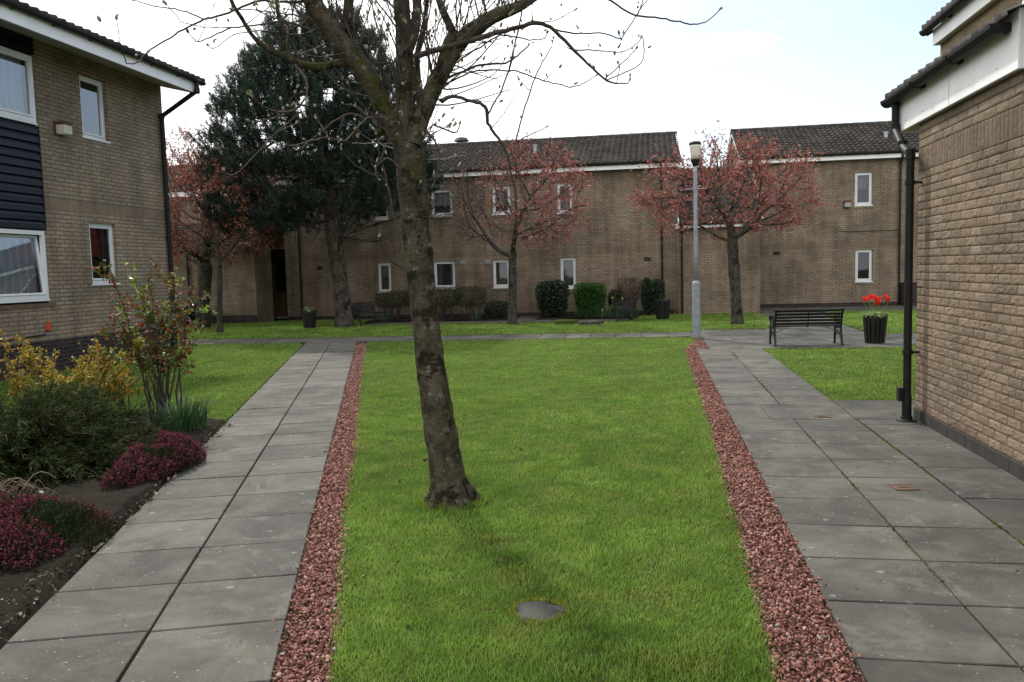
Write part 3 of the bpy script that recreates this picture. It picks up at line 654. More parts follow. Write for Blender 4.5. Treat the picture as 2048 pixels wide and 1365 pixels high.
lid('drain_cover', (1.80, 6.25), .085, .075, .1, 'small rusty square drain cover in the paving by the right wall', 'drain cover')
lid('drain_cover', (1.80, 9.13), .09, .055, 0, 'small shallow lid sunk beside the manhole in the right path', 'drain cover')
# ------------------------------------------------------------------ building kit
class Face:
    """an upright wall face: u runs along the wall, n is the distance out of it"""
    def __init__(s, axis, const, out): s.a, s.c, s.o = axis, const, out
    def p(s, u, n, z): return (u, s.c+n*s.o, z) if s.a == 'y' else (s.c+n*s.o, u, z)
    def box(s, mb, u0, n0, z0, u1, n1, z1): mb.box(s.p(u0, n0, z0), s.p(u1, n1, z1))
    def wall(s, mb, u0, u1, z0, z1, holes=(), reveal=.11):
        us = sorted({u0, u1, *[h[0] for h in holes], *[h[1] for h in holes]}); zs = sorted({z0, z1, *[h[2] for h in holes], *[h[3] for h in holes]})
        flip = (s.a == 'y') == (s.o > 0)
        for a, b in zip(us[:-1], us[1:]):
            for c, d in zip(zs[:-1], zs[1:]):
                mu, mz = (a+b)/2, (c+d)/2
                if any(h[0] < mu < h[1] and h[2] < mz < h[3] for h in holes): continue
                q = [s.p(a, 0, c), s.p(b, 0, c), s.p(b, 0, d), s.p(a, 0, d)]; mb.quad(*(q[::-1] if flip else q))
        for a, b, c, d in [h[:4] for h in holes]:
            for (p, q) in (((a, c), (a, d)), ((b, d), (b, c)), ((a, d), (b, d)), ((b, c), (a, c))):
                e = [s.p(p[0], 0, p[1]), s.p(q[0], 0, q[1]), s.p(q[0], -reveal, q[1]), s.p(p[0], -reveal, p[1])]; mb.quad(*(e if flip else e[::-1]))
def window(F, root, u0, u1, z0, z1, rec=.07, fw=.055, curtain=None, sash=True, sill=True, mullion=None, bsill=True, open_tilt=0, glass='glass'):
    d = .06; m = MB()
    for a, b, c, e in ((u0, u0+fw, z0, z1), (u1-fw, u1, z0, z1), (u0+fw, u1-fw, z1-fw, z1), (u0+fw, u1-fw, z0, z0+fw)): F.box(m, a, -rec, c, b, -rec-d, e)
    if mullion: F.box(m, mullion-fw*.5, -rec, z0+fw, mullion+fw*.5, -rec-d, z1-fw)
    w = m.build('window', M['white'], root, bevel=.004)
    m = MB(); s = .038; a0, a1, c0, c1 = u0+fw+.004, u1-fw-.004, z0+fw+.004, z1-fw-.004
    panes = [(a0, a1)] if not mullion else [(a0, mullion-fw*.5-.004), (mullion+fw*.5+.004, a1)]
    for k, (p, q) in enumerate(panes):
        m = MB(); g = MB()
        for a, b, c, e in ((p, p+s, c0, c1), (q-s, q, c0, c1), (p+s, q-s, c1-s, c1), (p+s, q-s, c0, c0+s)): F.box(m, a, -rec+.012, c, b, -rec-d*.7, e)
        g.quad(F.p(p+s, -rec-.022, c0+s), F.p(q-s, -rec-.022, c0+s), F.p(q-s, -rec-.022, c1-s), F.p(p+s, -rec-.022, c1-s))
        if open_tilt and k == len(panes)-1:          # casement tipped inwards at the top
            for mb in (m, g): mb.v = [tilt_pt(F, v, c0, open_tilt) for v in mb.v]
        m.build('sash', M['white'], w, bevel=.003); g.build('pane', M[glass], w)
    if sill:
        m = MB(); F.box(m, u0-.02, .025, z0-.04, u1+.02, -rec-d, z0-.002); m.build('sill', M['white'], w, bevel=.004)
    m = MB(); n = -rec-.75; m.quad(F.p(u0-.6, n, z0-.4), F.p(u1+.9, n, z0-.4), F.p(u1+.9, n, z1+.3), F.p(u0-.6, n, z1+.3)); m.build('dark_backing', M['dim_room'], w)  # dark backing panel added behind the pane in place of a dim interior
    if curtain:
        n = -rec-.16
        for name, mat, a, b, c, e in curtain:
            m = MB(); k = 14; U = np.linspace(u0+(u1-u0)*a, u0+(u1-u0)*b, k+1)
            for i in range(k):
                z = [F.p(U[i], n+.012*(i % 2), z0+(z1-z0)*c), F.p(U[i+1], n+.012*((i+1) % 2), z0+(z1-z0)*c), F.p(U[i+1], n+.012*((i+1) % 2), z0+(z1-z0)*e), F.p(U[i], n+.012*(i % 2), z0+(z1-z0)*e)]; m.quad(*z)
            m.build(name, M[mat], w)
    return w
def tilt_pt(F, v, z0, a):
    h = v[2]-z0
    if F.a == 'y': return (v[0], v[1]-F.o*h*math.sin(a), z0+h*math.cos(a))
    return (v[0]-F.o*h*math.sin(a), v[1], z0+h*math.cos(a))
def brick_sill(F, mb, u0, u1, z):
    n = max(3, int((u1-u0)/.077))
    for i in range(n):
        a = u0+(u1-u0)*i/n; F.box(mb, a+.004, .022, z-.115, a+(u1-u0)/n-.004, -.05, z-.042)
def tiled(E0, E1, up, rows, cols, name, parent, amp=.034, step=.042, samples=6):
    """interlocking pantiles: E0-E1 eaves line, up = vector from eaves to ridge"""
    E0, E1, up = np.array(E0, float), np.array(E1, float), np.array(up, float); e = E1-E0; N = np.cross(e, up); N /= np.linalg.norm(N)
    if N[2] < 0: N = -N
    nu = cols*samples+1; u = np.linspace(0, 1, nu); ph = (u*cols) % 1.0
    prof = amp*np.where(ph < .62, np.sin(np.pi*np.clip(ph/.62, 0, 1)), -.25*np.sin(np.pi*(ph-.62)/.38))
    V = []; T = []; jit = RNG.uniform(-.004, .004, (rows, cols)); tn = RNG.random((rows, cols)); ci = np.minimum((u*cols).astype(int), cols-1)
    for r in range(rows):
        lo = r/rows - (.012 if r else 0); hi = (r+1)/rows
        for v, h in ((lo, 0.0), (lo, step+.004), (hi, .004)):
            V.append(E0 + u[:, None]*e + v*up + N*(prof*(h > 0)+h+jit[r][ci])[:, None]); T.append(tn[r][ci])
    V = np.concatenate(V); T = np.concatenate(T); nr = rows*3
    i, j = np.meshgrid(np.arange(nr-1), np.arange(nu-1), indexing='ij'); keep = (i % 3) != 2
    a = (i*nu+j)[keep].ravel(); F = np.stack([a, a+1, a+nu+1, a+nu], 1)
    return np_mesh(name, V, F, T, M['tile'], parent)
def ridge_tiles(mb, A, B, r=.11):
    A, B = np.array(A, float), np.array(B, float); n = int(np.linalg.norm(B-A)/.42)
    for i in range(n):
        p = A+(B-A)*i/n; q = A+(B-A)*(i+1.03)/n; mb.tube([p, (p+q)/2, q], [r*1.05, r, r*.97], 10)
def gutter(A, B, out, parent, brk=None, r=.058, name='gutter'):
    """half round gutter with collars; out = unit vector away from the wall"""
    A, B, out = np.array(A, float), np.array(B, float), np.array(out, float); m = MB(); k = 9; L = np.linalg.norm(B-A); d = (B-A)/L
    def prof(c, rr): return [c + out*rr*math.cos(math.pi+math.pi*i/(k-1)) + np.array([0, 0, rr*math.sin(math.pi+math.pi*i/(k-1))]) for i in range(k)]
    def run(p, q, ro, ri):
        v = prof(p, ro)+prof(q, ro)+prof(p, ri)+prof(q, ri); f = []
        for i in range(k-1): f += [(i, i+1, k+i+1, k+i), (2*k+i, 3*k+i, 3*k+i+1, 2*k+i+1), (i, 2*k+i, 2*k+i+1, i+1), (k+i, k+i+1, 3*k+i+1, 3*k+i)]
        f += [(0, k, 3*k, 2*k), (k-1, 3*k-1, 4*k-1, 2*k-1)]; m.add(v, f)
    run(A, B, r, r*.9)
    for s in (A, B):
        v = prof(s, r*.95)+[s]; m.add(v, [(i, i+1, k) for i in range(k-1)])
    n = int(L/(brk or 1.0))
    for i in range(n+1):
        p = A + d*min(L-.03, max(0, L*i/max(n, 1)-.03)); run(p, p+d*.05, r*1.12, r)
        m.bar(p+d*.025-out*r*.5-np.array([0, 0, r*.9]), p+d*.025-out*(r+.06), .03, .05)
    return m.build(name, M['black'], parent)
def downpipe(pts, parent, r=.036, clips=(), cdir=(0, 0, 0), shoe=False):
    m = MB(); P = [np.array(p, float) for p in pts]
    for p, q in zip(P[:-1], P[1:]): m.tube([p, q], r, 12)
    for p in P[1:-1]:
        m.tube([p-np.array([0, 0, .05]), p+np.array([0, 0, .05])], r*1.22, 12)
    for z in clips:
        c = np.array([P[-1][0], P[-1][1], z]); m.tube([c-np.array([0, 0, .022]), c+np.array([0, 0, .022])], r*1.25, 12)
        m.bar(c-np.array([0, 0, 0]), c+np.array(cdir)*(r+.07), .03, .025)
    if shoe:
        c = P[-1]; m.tube([c, c+np.array([0, 0, .25])], r*1.18, 12)
    return m.build('downpipe', M['black'], parent, smooth=False)

# ------------------------------------------------------------------ long two-storey house at the back
YF = 29.5
house = thing('brick_house', 'long two-storey buff brick house behind the pine and the bare cherry, dark tiled roof', 'house', (-6, 31.5, 0))
F = Face('y', YF, -1)
gw = [(-9.86, -9.36, .98, 2.05), (-7.73, -6.94, 1.08, 2.05), (-5.54, -4.92, 1.06, 2.05), (-3.10, -2.55, .97, 2.07)]
uw = [(-7.75, -6.95, 3.70, 4.63), (-5.49, -4.84, 3.68, 4.66), (-3.16, -2.62, 3.63, 4.66), (-9.9, -9.36, 3.65, 4.64)]
m = MB(); F.wall(m, -13.45, 1.0, 0, 5.06, gw+uw)
m.quad((1.0, YF, 0), (1.0, 37.0, 0), (1.0, 37.0, 5.06), (1.0, YF, 5.06)); m.quad((-13.45, 37, 0), (-13.45, YF, 0), (-13.45, YF, 5.06), (-13.45, 37, 5.06)); m.quad((1.0, 37, 0), (-13.45, 37, 0), (-13.45, 37, 5.06), (1, 37, 5.06))
for x in (1.0, -13.45): m.add([(x, YF, 5.06), (x, 37, 5.06), (x, 33.25, 6.72)], [(0, 1, 2)])
for h in gw+uw: brick_sill(F, m, h[0]-.03, h[1]+.03, h[2])
m.build('wall', M['brick_far'], house)
cur = {0: [('blind', 'drape', .05, .95, .5, .95)], 1: [('curtain', 'drape', .05, .35, .1, .95), ('curtain', 'drape', .7, .95, .1, .95)], 2: [('blind', 'strips', .05, .95, .08, .95)], 3: [('curtain', 'drape', .05, .95, .08, .95)],
       4: [('blind', 'net', .05, .95, .4, .95)], 5: [('curtain', 'drape', .05, .3, .1, .95)], 6: [('curtain', 'drape', .05, .95, .06, .95)], 7: [('curtain', 'drape', .05, .95, .06, .95)]}
for k, h in enumerate(gw+uw): window(F, house, *h, curtain=cur[k])
m = MB(); m.box((-13.5, YF-.27, 5.03), (1.1, YF-.24, 5.23)); m.build('fascia', M['fascia'], house)
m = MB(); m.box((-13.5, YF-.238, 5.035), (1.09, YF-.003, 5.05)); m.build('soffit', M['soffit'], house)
up = np.array([0, 33.25-(YF-.33), 6.74-5.24])
tiled((-13.55, YF-.33, 5.24), (1.12, YF-.33, 5.24), up, 12, 72, 'roof', house)
rb = tiled((1.12, 37.33, 5.24), (-13.55, 37.33, 5.24), (0, 33.25-37.33, 1.5), 6, 30, 'roof', house, samples=3)
m = MB(); ridge_tiles(m, (-13.55, 33.25, 6.74), (1.12, 33.25, 6.74)); m.build('ridge', M['tile'], house)
for y in (YF-.3, 37.3):
    m = MB(); m.bar((1.09, y, 5.17), (1.09, 33.25, 6.70), .03, .13); m.build('verge_board', M['fascia'], house)
gutter((-13.55, YF-.33, 5.23), (1.12, YF-.33, 5.23), (0, -1, 0), house, 1.6)
downpipe([(.46, YF-.33, 5.2), (.46, YF-.33, 5.05), (.46, YF-.07, 4.85), (.46, YF-.07, .02)], house, clips=(4, 2.6, 1.2), cdir=(0, 1, 0))
downpipe([(-12.85, YF-.33, 5.2), (-12.85, YF-.33, 5.05), (-12.85, YF-.07, 4.85), (-12.85, YF-.07, .02)], house, clips=(4, 2.6, 1.2), cdir=(0, 1, 0))
for u, z in ((-6.62, 1.98), (-5.72, 1.98)):
    m = MB(); F.box(m, u-.1, .03, z-.07, u+.1, -.01, z+.08)
    for i in range(4): F.box(m, u-.085, .042, z-.055+i*.033, u+.085, .028, z-.04+i*.033)
    m.build('vent', M['vent'], house, bevel=.003)
for u, z in ((-.04, 1.93), (-12.1, 1.93)):
    m = MB(); F.box(m, u-.12, .008, z-.07, u+.12, -.01, z+.07); m.build('vent', M['plinth'], house)
m = MB(); m.tube([(-4.1, 31.0, 5.9), (-4.1, 31.0, 6.22)], .06, 10); m.tube([(-4.1, 31.0, 6.22), (-4.1, 31.0, 6.27)], .085, 10); m.build('roof_vent', M['zinc'], house)
m = MB(); F.box(m, -13.45, .012, 0, 1.0, -.01, .13); m.build('plinth', M['plinth'], house)

# lean-to link with a steep tiled roof
link_h = thing('lean_to', 'single-storey brick lean-to with steep tiled roof and white fascia behind the red cherry', 'house', (2.3, 30.5, 0))
FL = Face('y', 29.2, -1); m = MB(); FL.wall(m, .98, 3.72, 0, 2.98)
m.add([(3.72, 29.2, 0), (3.72, 32.3, 0), (3.72, 32.3, 5.3), (3.72, 29.2, 2.98)], [(0, 1, 2, 3)]); m.add([(.98, 29.2, 0), (.98, 29.49, 0), (.98, 29.49, 3.2), (.98, 29.2, 2.98)], [(3, 2, 1, 0)])
m.add([(1.004, 29.5, 2.9), (1.004, 32.3, 2.9), (1.004, 32.3, 5.3), (1.004, 29.5, 3.2)], [(3, 2, 1, 0)])
m.build('wall', M['brick_far'], link_h)
m = MB(); m.box((.92, 29.0, 2.93), (3.8, 29.03, 3.08)); m.build('fascia', M['fascia'], link_h)
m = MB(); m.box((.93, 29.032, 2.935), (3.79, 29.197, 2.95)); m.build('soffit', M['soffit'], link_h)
tiled((1.03, 28.98, 3.08), (3.8, 28.98, 3.08), (0, 32.25-28.98, 5.3-3.08), 13, 14, 'roof', link_h)
for x in (1.015, 3.79):
    m = MB(); m.bar((x, 28.99, 3.04), (x, 32.2, 5.23), .03, .15); m.build('verge_board', M['fascia'], link_h)
gutter((1.0, 28.97, 3.08), (3.8, 28.97, 3.08), (0, -1, 0), link_h, 1.2)
downpipe([(1.12, 28.97, 3.05), (1.12, 28.97, 2.95), (1.12, 29.13, 2.8), (1.12, 29.13, .02)], link_h, clips=(1.9, .8), cdir=(0, 1, 0))

# right-hand back house
hr = thing('brick_house', 'two-storey buff brick house with a gable end behind the black bench and tulips', 'house', (8.5, 35, 0))
YR = 32.3; F = Face('y', YR, -1); hw = [(7.46, 8.06, 3.70, 4.88), (7.5, 8.09, .92, 2.08), (11.2, 11.8, 3.7, 4.88)]
m = MB(); F.wall(m, 3.45, 14.5, 0, 5.36, hw); m.quad((3.45, 38.7, 0), (3.45, YR, 0), (3.45, YR, 5.36), (3.45, 38.7, 5.36)); m.add([(3.45, 38.7, 5.36), (3.45, YR, 5.36), (3.45, 35.5, 7.0)], [(0, 1, 2)])
m.quad((14.5, YR, 0), (14.5, 38.7, 0), (14.5, 38.7, 5.36), (14.5, YR, 5.36)); m.add([(14.5, YR, 5.36), (14.5, 38.7, 5.36), (14.5, 35.5, 7.0)], [(0, 1, 2)]); m.quad((14.5, 38.7, 0), (3.45, 38.7, 0), (3.45, 38.7, 5.36), (14.5, 38.7, 5.36))
for h in hw: brick_sill(F, m, h[0]-.03, h[1]+.03, h[2])
m.build('wall', M['brick_far'], hr)
window(F, hr, *hw[0], curtain=[('blind', 'drape', .05, .95, .5, .95)]); window(F, hr, *hw[1]); window(F, hr, *hw[2], curtain=[('curtain', 'drape', .05, .95, .06, .95)])
m = MB(); m.box((3.4, YR-.27, 5.33), (14.6, YR-.24, 5.53)); m.build('fascia', M['fascia'], hr)
m = MB(); m.box((3.41, YR-.238, 5.335), (14.6, YR-.003, 5.35)); m.build('soffit', M['soffit'], hr)
tiled((3.36, YR-.33, 5.54), (14.62, YR-.33, 5.54), (0, 35.5-YR+.33, 7.06-5.54), 11, 55, 'roof', hr)
tiled((14.62, 39.0, 5.54), (3.36, 39.0, 5.54), (0, -3.5, 1.52), 6, 24, 'roof', hr, samples=3)
m = MB(); ridge_tiles(m, (3.36, 35.5, 7.06), (14.62, 35.5, 7.06)); m.build('ridge', M['tile'], hr)
for y in (YR-.3, 38.98):
    m = MB(); m.bar((3.40, y, 5.47), (3.40, 35.5, 7.0), .03, .14); m.build('verge_board', M['fascia'], hr)
gutter((3.36, YR-.33, 5.53), (14.6, YR-.33, 5.53), (0, -1, 0), hr, 1.6)
downpipe([(9.0, YR-.33, 5.5), (9.0, YR-.33, 5.35), (9.0, YR-.07, 5.15), (9.0, YR-.07, .02)], hr, clips=(4.2, 2.6, 1.2), cdir=(0, 1, 0))
m = MB(); F.box(m, 4.58, .008, 1.96, 4.84, -.01, 2.1); m.build('vent', M['plinth'], hr)
m = MB(); m.tube([F.p(6.95, .012, 2.78), F.p(7.3, .012, 2.74), F.p(9.0, .012, 2.76)], .012, 6); m.build('cable', M['black'], hr)
m = MB(); m.tube([(8.85, 33.6, 6.1), (8.85, 33.6, 6.42)], .065, 10); m.tube([(8.85, 33.6, 6.42), (8.85, 33.6, 6.47)], .09, 10); m.build('roof_vent', M['zinc'], hr)
m = MB(); F.box(m, 3.45, .012, 0, 14.5, -.01, .14); m.build('plinth', M['plinth'], hr)
m = MB(); F.box(m, 9.05, .5, 0, 9.9, .02, .85); m.build('meter_box', M['plinth'], hr)

# left-hand back house with a projecting porch block and a dark doorway
hl = thing('brick_house', 'two-storey brick house with recessed dark door, half hidden behind the russet cherries', 'house', (-18, 31, 0))
m = MB(); FP = Face('y', 27.9, -1); FP.wall(m, -24, -13.9, 0, 2.75)
m.quad((-13.9, 27.9, 0), (-13.9, 29.25, 0), (-13.9, 29.25, 2.75), (-13.9, 27.9, 2.75)); m.quad((-13.9, 29.25, 0), (-15.2, 29.25, 0), (-15.2, 29.25, 2.75), (-13.9, 29.25, 2.75))
m.quad((-15.2, 31.2, 0), (-13.4, 31.2, 0), (-13.4, 31.2, 5), (-15.2, 31.2, 5)); m.quad((-15.2, 29.25, 0), (-15.2, 31.2, 0), (-15.2, 31.2, 2.75), (-15.2, 29.25, 2.75))
Fu = Face('y', 30.0, -1); uh = [(-19.9, -19.2, 3.5, 4.5), (-17.2, -16.5, 3.5, 4.5)]; Fu.wall(m, -24, -13.46, 2.7, 4.85, uh)
m.quad((-24, 37, 0), (-24, 27.9, 0), (-24, 27.9, 4.85), (-24, 37, 4.85)); m.quad((-13.47, 37, 0), (-24, 37, 0), (-24, 37, 4.85), (-13.47, 37, 4.85))
m.build('wall', M['brick_far'], hl)
for h in uh: window(Fu, hl, *h, curtain=[('curtain', 'net', .05, .95, .06, .95)])
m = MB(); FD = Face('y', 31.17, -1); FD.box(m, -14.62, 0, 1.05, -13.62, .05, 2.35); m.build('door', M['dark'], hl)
m = MB(); FD.box(m, -14.62, .0, .06, -13.62, .055, 1.04); dd = m.build('door_panel', M['door_panel'], hl)
m = MB(); FD.box(m, -14.66, .0, .0, -13.58, .07, .055); m.build('threshold', M['white'], hl)
m = MB(); m.box((-24, 29.9, 2.70), (-13.46, 31.15, 2.74)); m.build('porch_ceiling', M['soffit'], hl)
tiled((-24, 27.65, 2.78), (-13.75, 27.65, 2.78), (0, 2.33, 1.0), 8, 44, 'porch_roof', hl, samples=4)
m = MB(); m.box((-24, 27.62, 2.66), (-13.8, 27.65, 2.82)); m.build('porch_fascia', M['lead'], hl)
m = MB(); m.box((-24, 29.74, 4.8), (-13.5, 29.77, 5.0)); m.build('fascia', M['fascia'], hl)
tiled((-24.2, 29.67, 5.0), (-13.58, 29.67, 5.0), (0, 33.3-29.67, 6.42-5.0), 12, 52, 'roof', hl, samples=4)
tiled((-13.58, 37.1, 5.0), (-24.2, 37.1, 5.0), (0, -3.8, 1.42), 6, 24, 'roof', hl, samples=3)
m = MB(); ridge_tiles(m, (-24.2, 33.3, 6.42), (-13.58, 33.3, 6.42)); m.build('ridge', M['tile'], hl)
downpipe([(-16.45, 27.6, 2.78), (-16.45, 27.6, 2.6), (-16.45, 27.83, 2.5), (-16.45, 27.83, .02)], hl, clips=(1.9, .8), cdir=(0, 1, 0))
m = MB(); FP.box(m, -24, .012, 0, -13.9, -.01, .3); m.build('plinth', M['plinth'], hl)

# ------------------------------------------------------------------ left building
XL = -10.8; F = Face('x', XL, 1)
bl = thing('brick_building', 'two-storey brick building on the left with blue-black cladding and white windows', 'building', (-14, 9, 0))
Y0, Y1 = -1.0, 17.6; small = [(14.83, 15.62, 4.47, 5.66), (14.82, 15.64, 1.61, 2.81)]
m = MB(); F.wall(m, 13.56, Y1, .60, 6.05, small, .10); F.wall(m, Y0, 10.8, .60, 6.05); F.wall(m, 10.8, 13.56, .60, 1.27)
m.quad((XL, Y1, .6), (-19, Y1, .6), (-19, Y1, 6.05), (XL, Y1, 6.05)); m.quad((-19, Y0, .6), (XL, Y0, .6), (XL, Y0, 6.05), (-19, Y0, 6.05)); m.quad((-19, Y1, 0), (-19, Y0, 0), (-19, Y0, 6.05), (-19, Y1, 6.05))
m.build('wall', M['brick_side'], bl)
m = MB(); F.wall(m, Y0, Y1, -.05, .60); m.quad((XL, Y1, -.05), (-19, Y1, -.05), (-19, Y1, .6), (XL, Y1, .6)); m.quad((-19, Y0, -.05), (XL, Y0, -.05), (XL, Y0, .6), (-19, Y0, .6)); m.build('plinth', M['plinth'], bl)
m = MB(); brick_sill(F, m, 10.7, 13.72, 1.33); m.build('brick_sill', M['sill_brick'], bl)
for h in small:
    m = MB(); brick_sill(F, m, h[0]-.02, h[1]+.02, h[2]+.03)
window(F, bl, *small[0], fw=.06, curtain=None, glass='glass_sky')
window(F, bl, *small[1], fw=.06, curtain=[('blind', 'red_blind', .02, .8, .45, .98), ('curtain', 'drape', .82, .98, .02, .98)])
# clad bay with two broad windows
FB = Face('x', XL+.02, 1)
window(FB, bl, 10.85, 13.54, 1.36, 2.58, rec=-.02, fw=.075, mullion=12.0, curtain=[('curtain', 'net', .03, .97, .05, .97)], open_tilt=.10, glass='glass_sky')
window(FB, bl, 10.85, 13.54, 4.50, 5.66, rec=-.02, fw=.075, mullion=12.0, curtain=[('curtain', 'net', .03, .97, .05, .97)], glass='glass_sky')
m = MB()
def clad(z0, z1):
    n = max(1, round((z1-z0)/.15))
    for i in range(n):
        a = z0+(z1-z0)*i/n; b = z0+(z1-z0)*(i+1)/n; u0, u1 = 10.8, 13.56
        v = [F.p(u0, .0, a), F.p(u1, .0, a), F.p(u0, .055, a+.012), F.p(u1, .055, a+.012), F.p(u0, .05, a+.10), F.p(u1, .05, a+.10), F.p(u0, .018, b), F.p(u1, .018, b), F.p(u0, 0, b), F.p(u1, 0, b)]
        m.add(v, [(0, 1, 3, 2), (2, 3, 5, 4), (4, 5, 7, 6), (6, 7, 9, 8), (1, 9, 7, 5, 3), (0, 2, 4, 6, 8)])
    F.box(m, 10.8, -.03, z0, 13.57, .0, z1)
clad(2.60, 4.44); clad(5.69, 6.03); m.build('cladding', M['cladding'], bl)
for a, b in ((2.6, 4.44), (5.69, 6.03)):
    m = MB(); F.box(m, 13.56, -.02, a, 13.575, .06, b); m.build('corner_trim', M['black'], bl)
m = MB(); F.box(m, Y0-.1, 0, 5.775, Y1+.03, .88, 5.79); 
m.v = [(x, y, z + (.22 if x < XL+.1 else 0)) for x, y, z in m.v]; m.build('soffit', M['soffit'], bl)
m = MB(); m.box((-9.92, Y0-.1, 5.765), (-9.89, Y1+.05, 6.075)); m.add([(-9.92, Y1+.035, 5.77), (-9.92, Y1+.05, 5.77), (XL, Y1+.035, 5.99), (XL, Y1+.05, 5.99), (-9.92, Y1+.035, 6.0), (-9.92, Y1+.05, 6.0), (XL, Y1+.035, 6.3), (XL, Y1+.05, 6.3)], [(0, 2, 6, 4), (1, 5, 7, 3), (0, 1, 3, 2), (4, 6, 7, 5)]); m.build('fascia', M['fascia'], bl)
tiled((-9.80, Y1+.15, 6.05), (-9.80, Y0-.2, 6.05), (-5.0, 0, 1.75), 15, 88, 'roof', bl, samples=5)
tiled((-19.8, Y0-.2, 6.05), (-19.8, Y1+.15, 6.05), (5.0, 0, 1.75), 6, 30, 'roof', bl, samples=3)
m = MB()
for y in (Y1, Y0): m.add([(XL, y, 6.05), (-19, y, 6.05), (-14.8, y, 7.7)], [(0, 1, 2)])
m.build('gable', M['brick_side'], bl)
gutter((-9.82, Y0-.1, 6.03), (-9.82, Y1+.1, 6.03), (1, 0, 0), bl, .9)
downpipe([(-9.82, 17.42, 6.0), (-9.82, 17.42, 5.80), (XL+.07, 17.46, 5.30), (XL+.07, 17.46, 0.0)], bl, r=.05, clips=(4.2, 2.6, 1.1), cdir=(-1, 0, 0))
m = MB(); F.box(m, 13.43, .06, .79, 13.51, 0, .91); m.tube([F.p(13.47, .045, .91), F.p(13.47, .045, .96)], .025, 10); m.build('pipe_cap', M['orange'], bl, bevel=.008)
m = MB(); m.tube([F.p(10, .02, .62), F.p(13.4, .02, .72)], .012, 6); m.build('cable', M['black'], bl)
def wall_lamp(name, F, u, z, s, label, mat='diffuser'):
    p = F.p(u, 0, z-.12*s); t = thing(name, label, 'wall lamp', p)
    m = MB(); F.box(m, u-.13*s, 0, z-.13*s, u+.13*s, .035, z+.13*s); m.build('back_plate', M['rust' if s > .8 else 'black'], t)
    m = MB(); F.box(m, u-.12*s, .036, z+.055*s, u+.12*s, .25*s, z+.125*s); m.build('hood', M['rust' if s > .8 else 'black'], t, bevel=.006)
    m = MB(); F.box(m, u-.112*s, .036, z-.125*s, u+.112*s, .24*s, z+.053*s); m.build('diffuser', M[mat], t, bevel=.01)
wall_lamp('wall_lamp', F, 14.14, 4.5, .92, 'square bulkhead wall lamp on the left building beside the cladding')
wall_lamp('wall_lamp', Face('y', YR, -1), 7.18, 3.75, .95, 'small bulkhead wall lamp beside the upper window of the right back house', 'vent')

# ------------------------------------------------------------------ right building
XR = 2.70; F = Face('x', XR, -1); YE = 9.05
br = thing('brick_building', 'near split-face brick building on the right with white boxed eaves and black drainpipe', 'building', (4, 5, 0))
m = MB(); rw = np.random.default_rng(77); nrow = int((3.08-.13)/.0775)
def split_block(F, u0, u1, z0, z1, gu, gz, t):
    U = np.linspace(u0, u1, gu+1); Z = np.linspace(z0, z1, gz+1); o = rw.uniform(0, 50, 3); k = rw.uniform(.6, 1.3); v = []
    for a, z in enumerate(Z):
        for b, u in enumerate(U):
            e = min(b, gu-b, 1)*min(a, gz-a, 1); q = Vector((u*17+o[0], z*34+o[1], o[2])); d = (mnoise.noise(q)*.0045+abs(mnoise.noise(q*2.3))*.005)*k+.003 if e else .0008
            v.append(F.p(u, d, z))
    f = [(a*(gu+1)+b+1, a*(gu+1)+b, (a+1)*(gu+1)+b, (a+1)*(gu+1)+b+1) for a in range(gz) for b in range(gu)]
    n0 = len(v); rim = [(0, 0), (gu, 0), (gu, gz), (0, gz)]
    for b, a in rim: p = v[a*(gu+1)+b]; v.append((p[0]+.016, p[1], p[2]))
    for i in range(4):
        (b0_, a0), (b1_, a1) = rim[i], rim[(i+1) % 4]; edge = [(a0*(gu+1)+b) for b in range(b0_, b1_+1)] if a0 == a1 and b1_ > b0_ else [(a0*(gu+1)+b) for b in range(b0_, b1_-1, -1)] if a0 == a1 else [(a*(gu+1)+b0_) for a in (range(a0, a1+1) if a1 > a0 else range(a0, a1-1, -1))]
        f.append([n0+i]+edge+[n0+(i+1) % 4])
    m.add(v, f, t)
for r in range(nrow):
    z0 = .13+r*.0775; band = 2.535 < z0+.04 < 2.77
    if band:
        if z0+.04-.0775 > 2.535: continue
        u = -.5
        while u < YE-.02: split_block(F, u+.003, u+.072, z0+.004, z0+.2285, 3, 9, rw.uniform(0, .35)); u += .0765
        continue
    u = -.5-(.1175 if r % 2 else 0); u = YE-.005-math.ceil((YE-.005-u)/.235)*.235-(.1175 if r % 2 else 0)
    while u < YE-.01:
        a, b = u+.0045, min(u+.2305, YE-.004)
        if b-a > .05: split_block(F, a, b, z0+.0045, z0+.073, 8, 5, np.clip(rw.normal(.5, .22), 0, 1))
        u += .235
m.build('brick_facing', M['block'], br)
m = MB(); F.wall(m, -2.5, -.5, .13, 3.07); FM = Face('x', XR+.008, -1); FM.wall(m, -.5, YE, .13, 3.07); m.build('wall_core', M['mortar'], br)
m = MB(); m.quad((7, YE, .13), (XR, YE, .13), (XR, YE, 3.02), (7, YE, 3.02)); m.quad((XR, -2.5, .13), (7, -2.5, .13), (7, -2.5, 5), (XR, -2.5, 5))
m.add([(XR, YE, 3.02), (4.42, YE, 3.02), (4.42, YE, 3.95)], [(0, 2, 1)])
m.build('wall', M['brick_near'], br)
m = MB()
k = -2.5
while k < YE-.02:
    e = min(k+.44, YE+.012); F.box(m, k+.003, .014, -.05, e-.003, -.02, .128); k += .44
m.box((XR+.02, YE, -.05), (7, YE+.012, .128)); m.build('plinth', M['plinth_slate'], br, bevel=.004)
m = MB(); m.box((2.636, 6.63, 3.003), (2.664, 9.55, 3.43)); m.box((2.665, 9.52, 3.003), (3.3, 9.55, 3.43)); m.box((2.665, 6.63, 3.003), (XR+.2, 6.66, 3.48)); m.build('fascia', M['fascia'], br, bevel=.003)
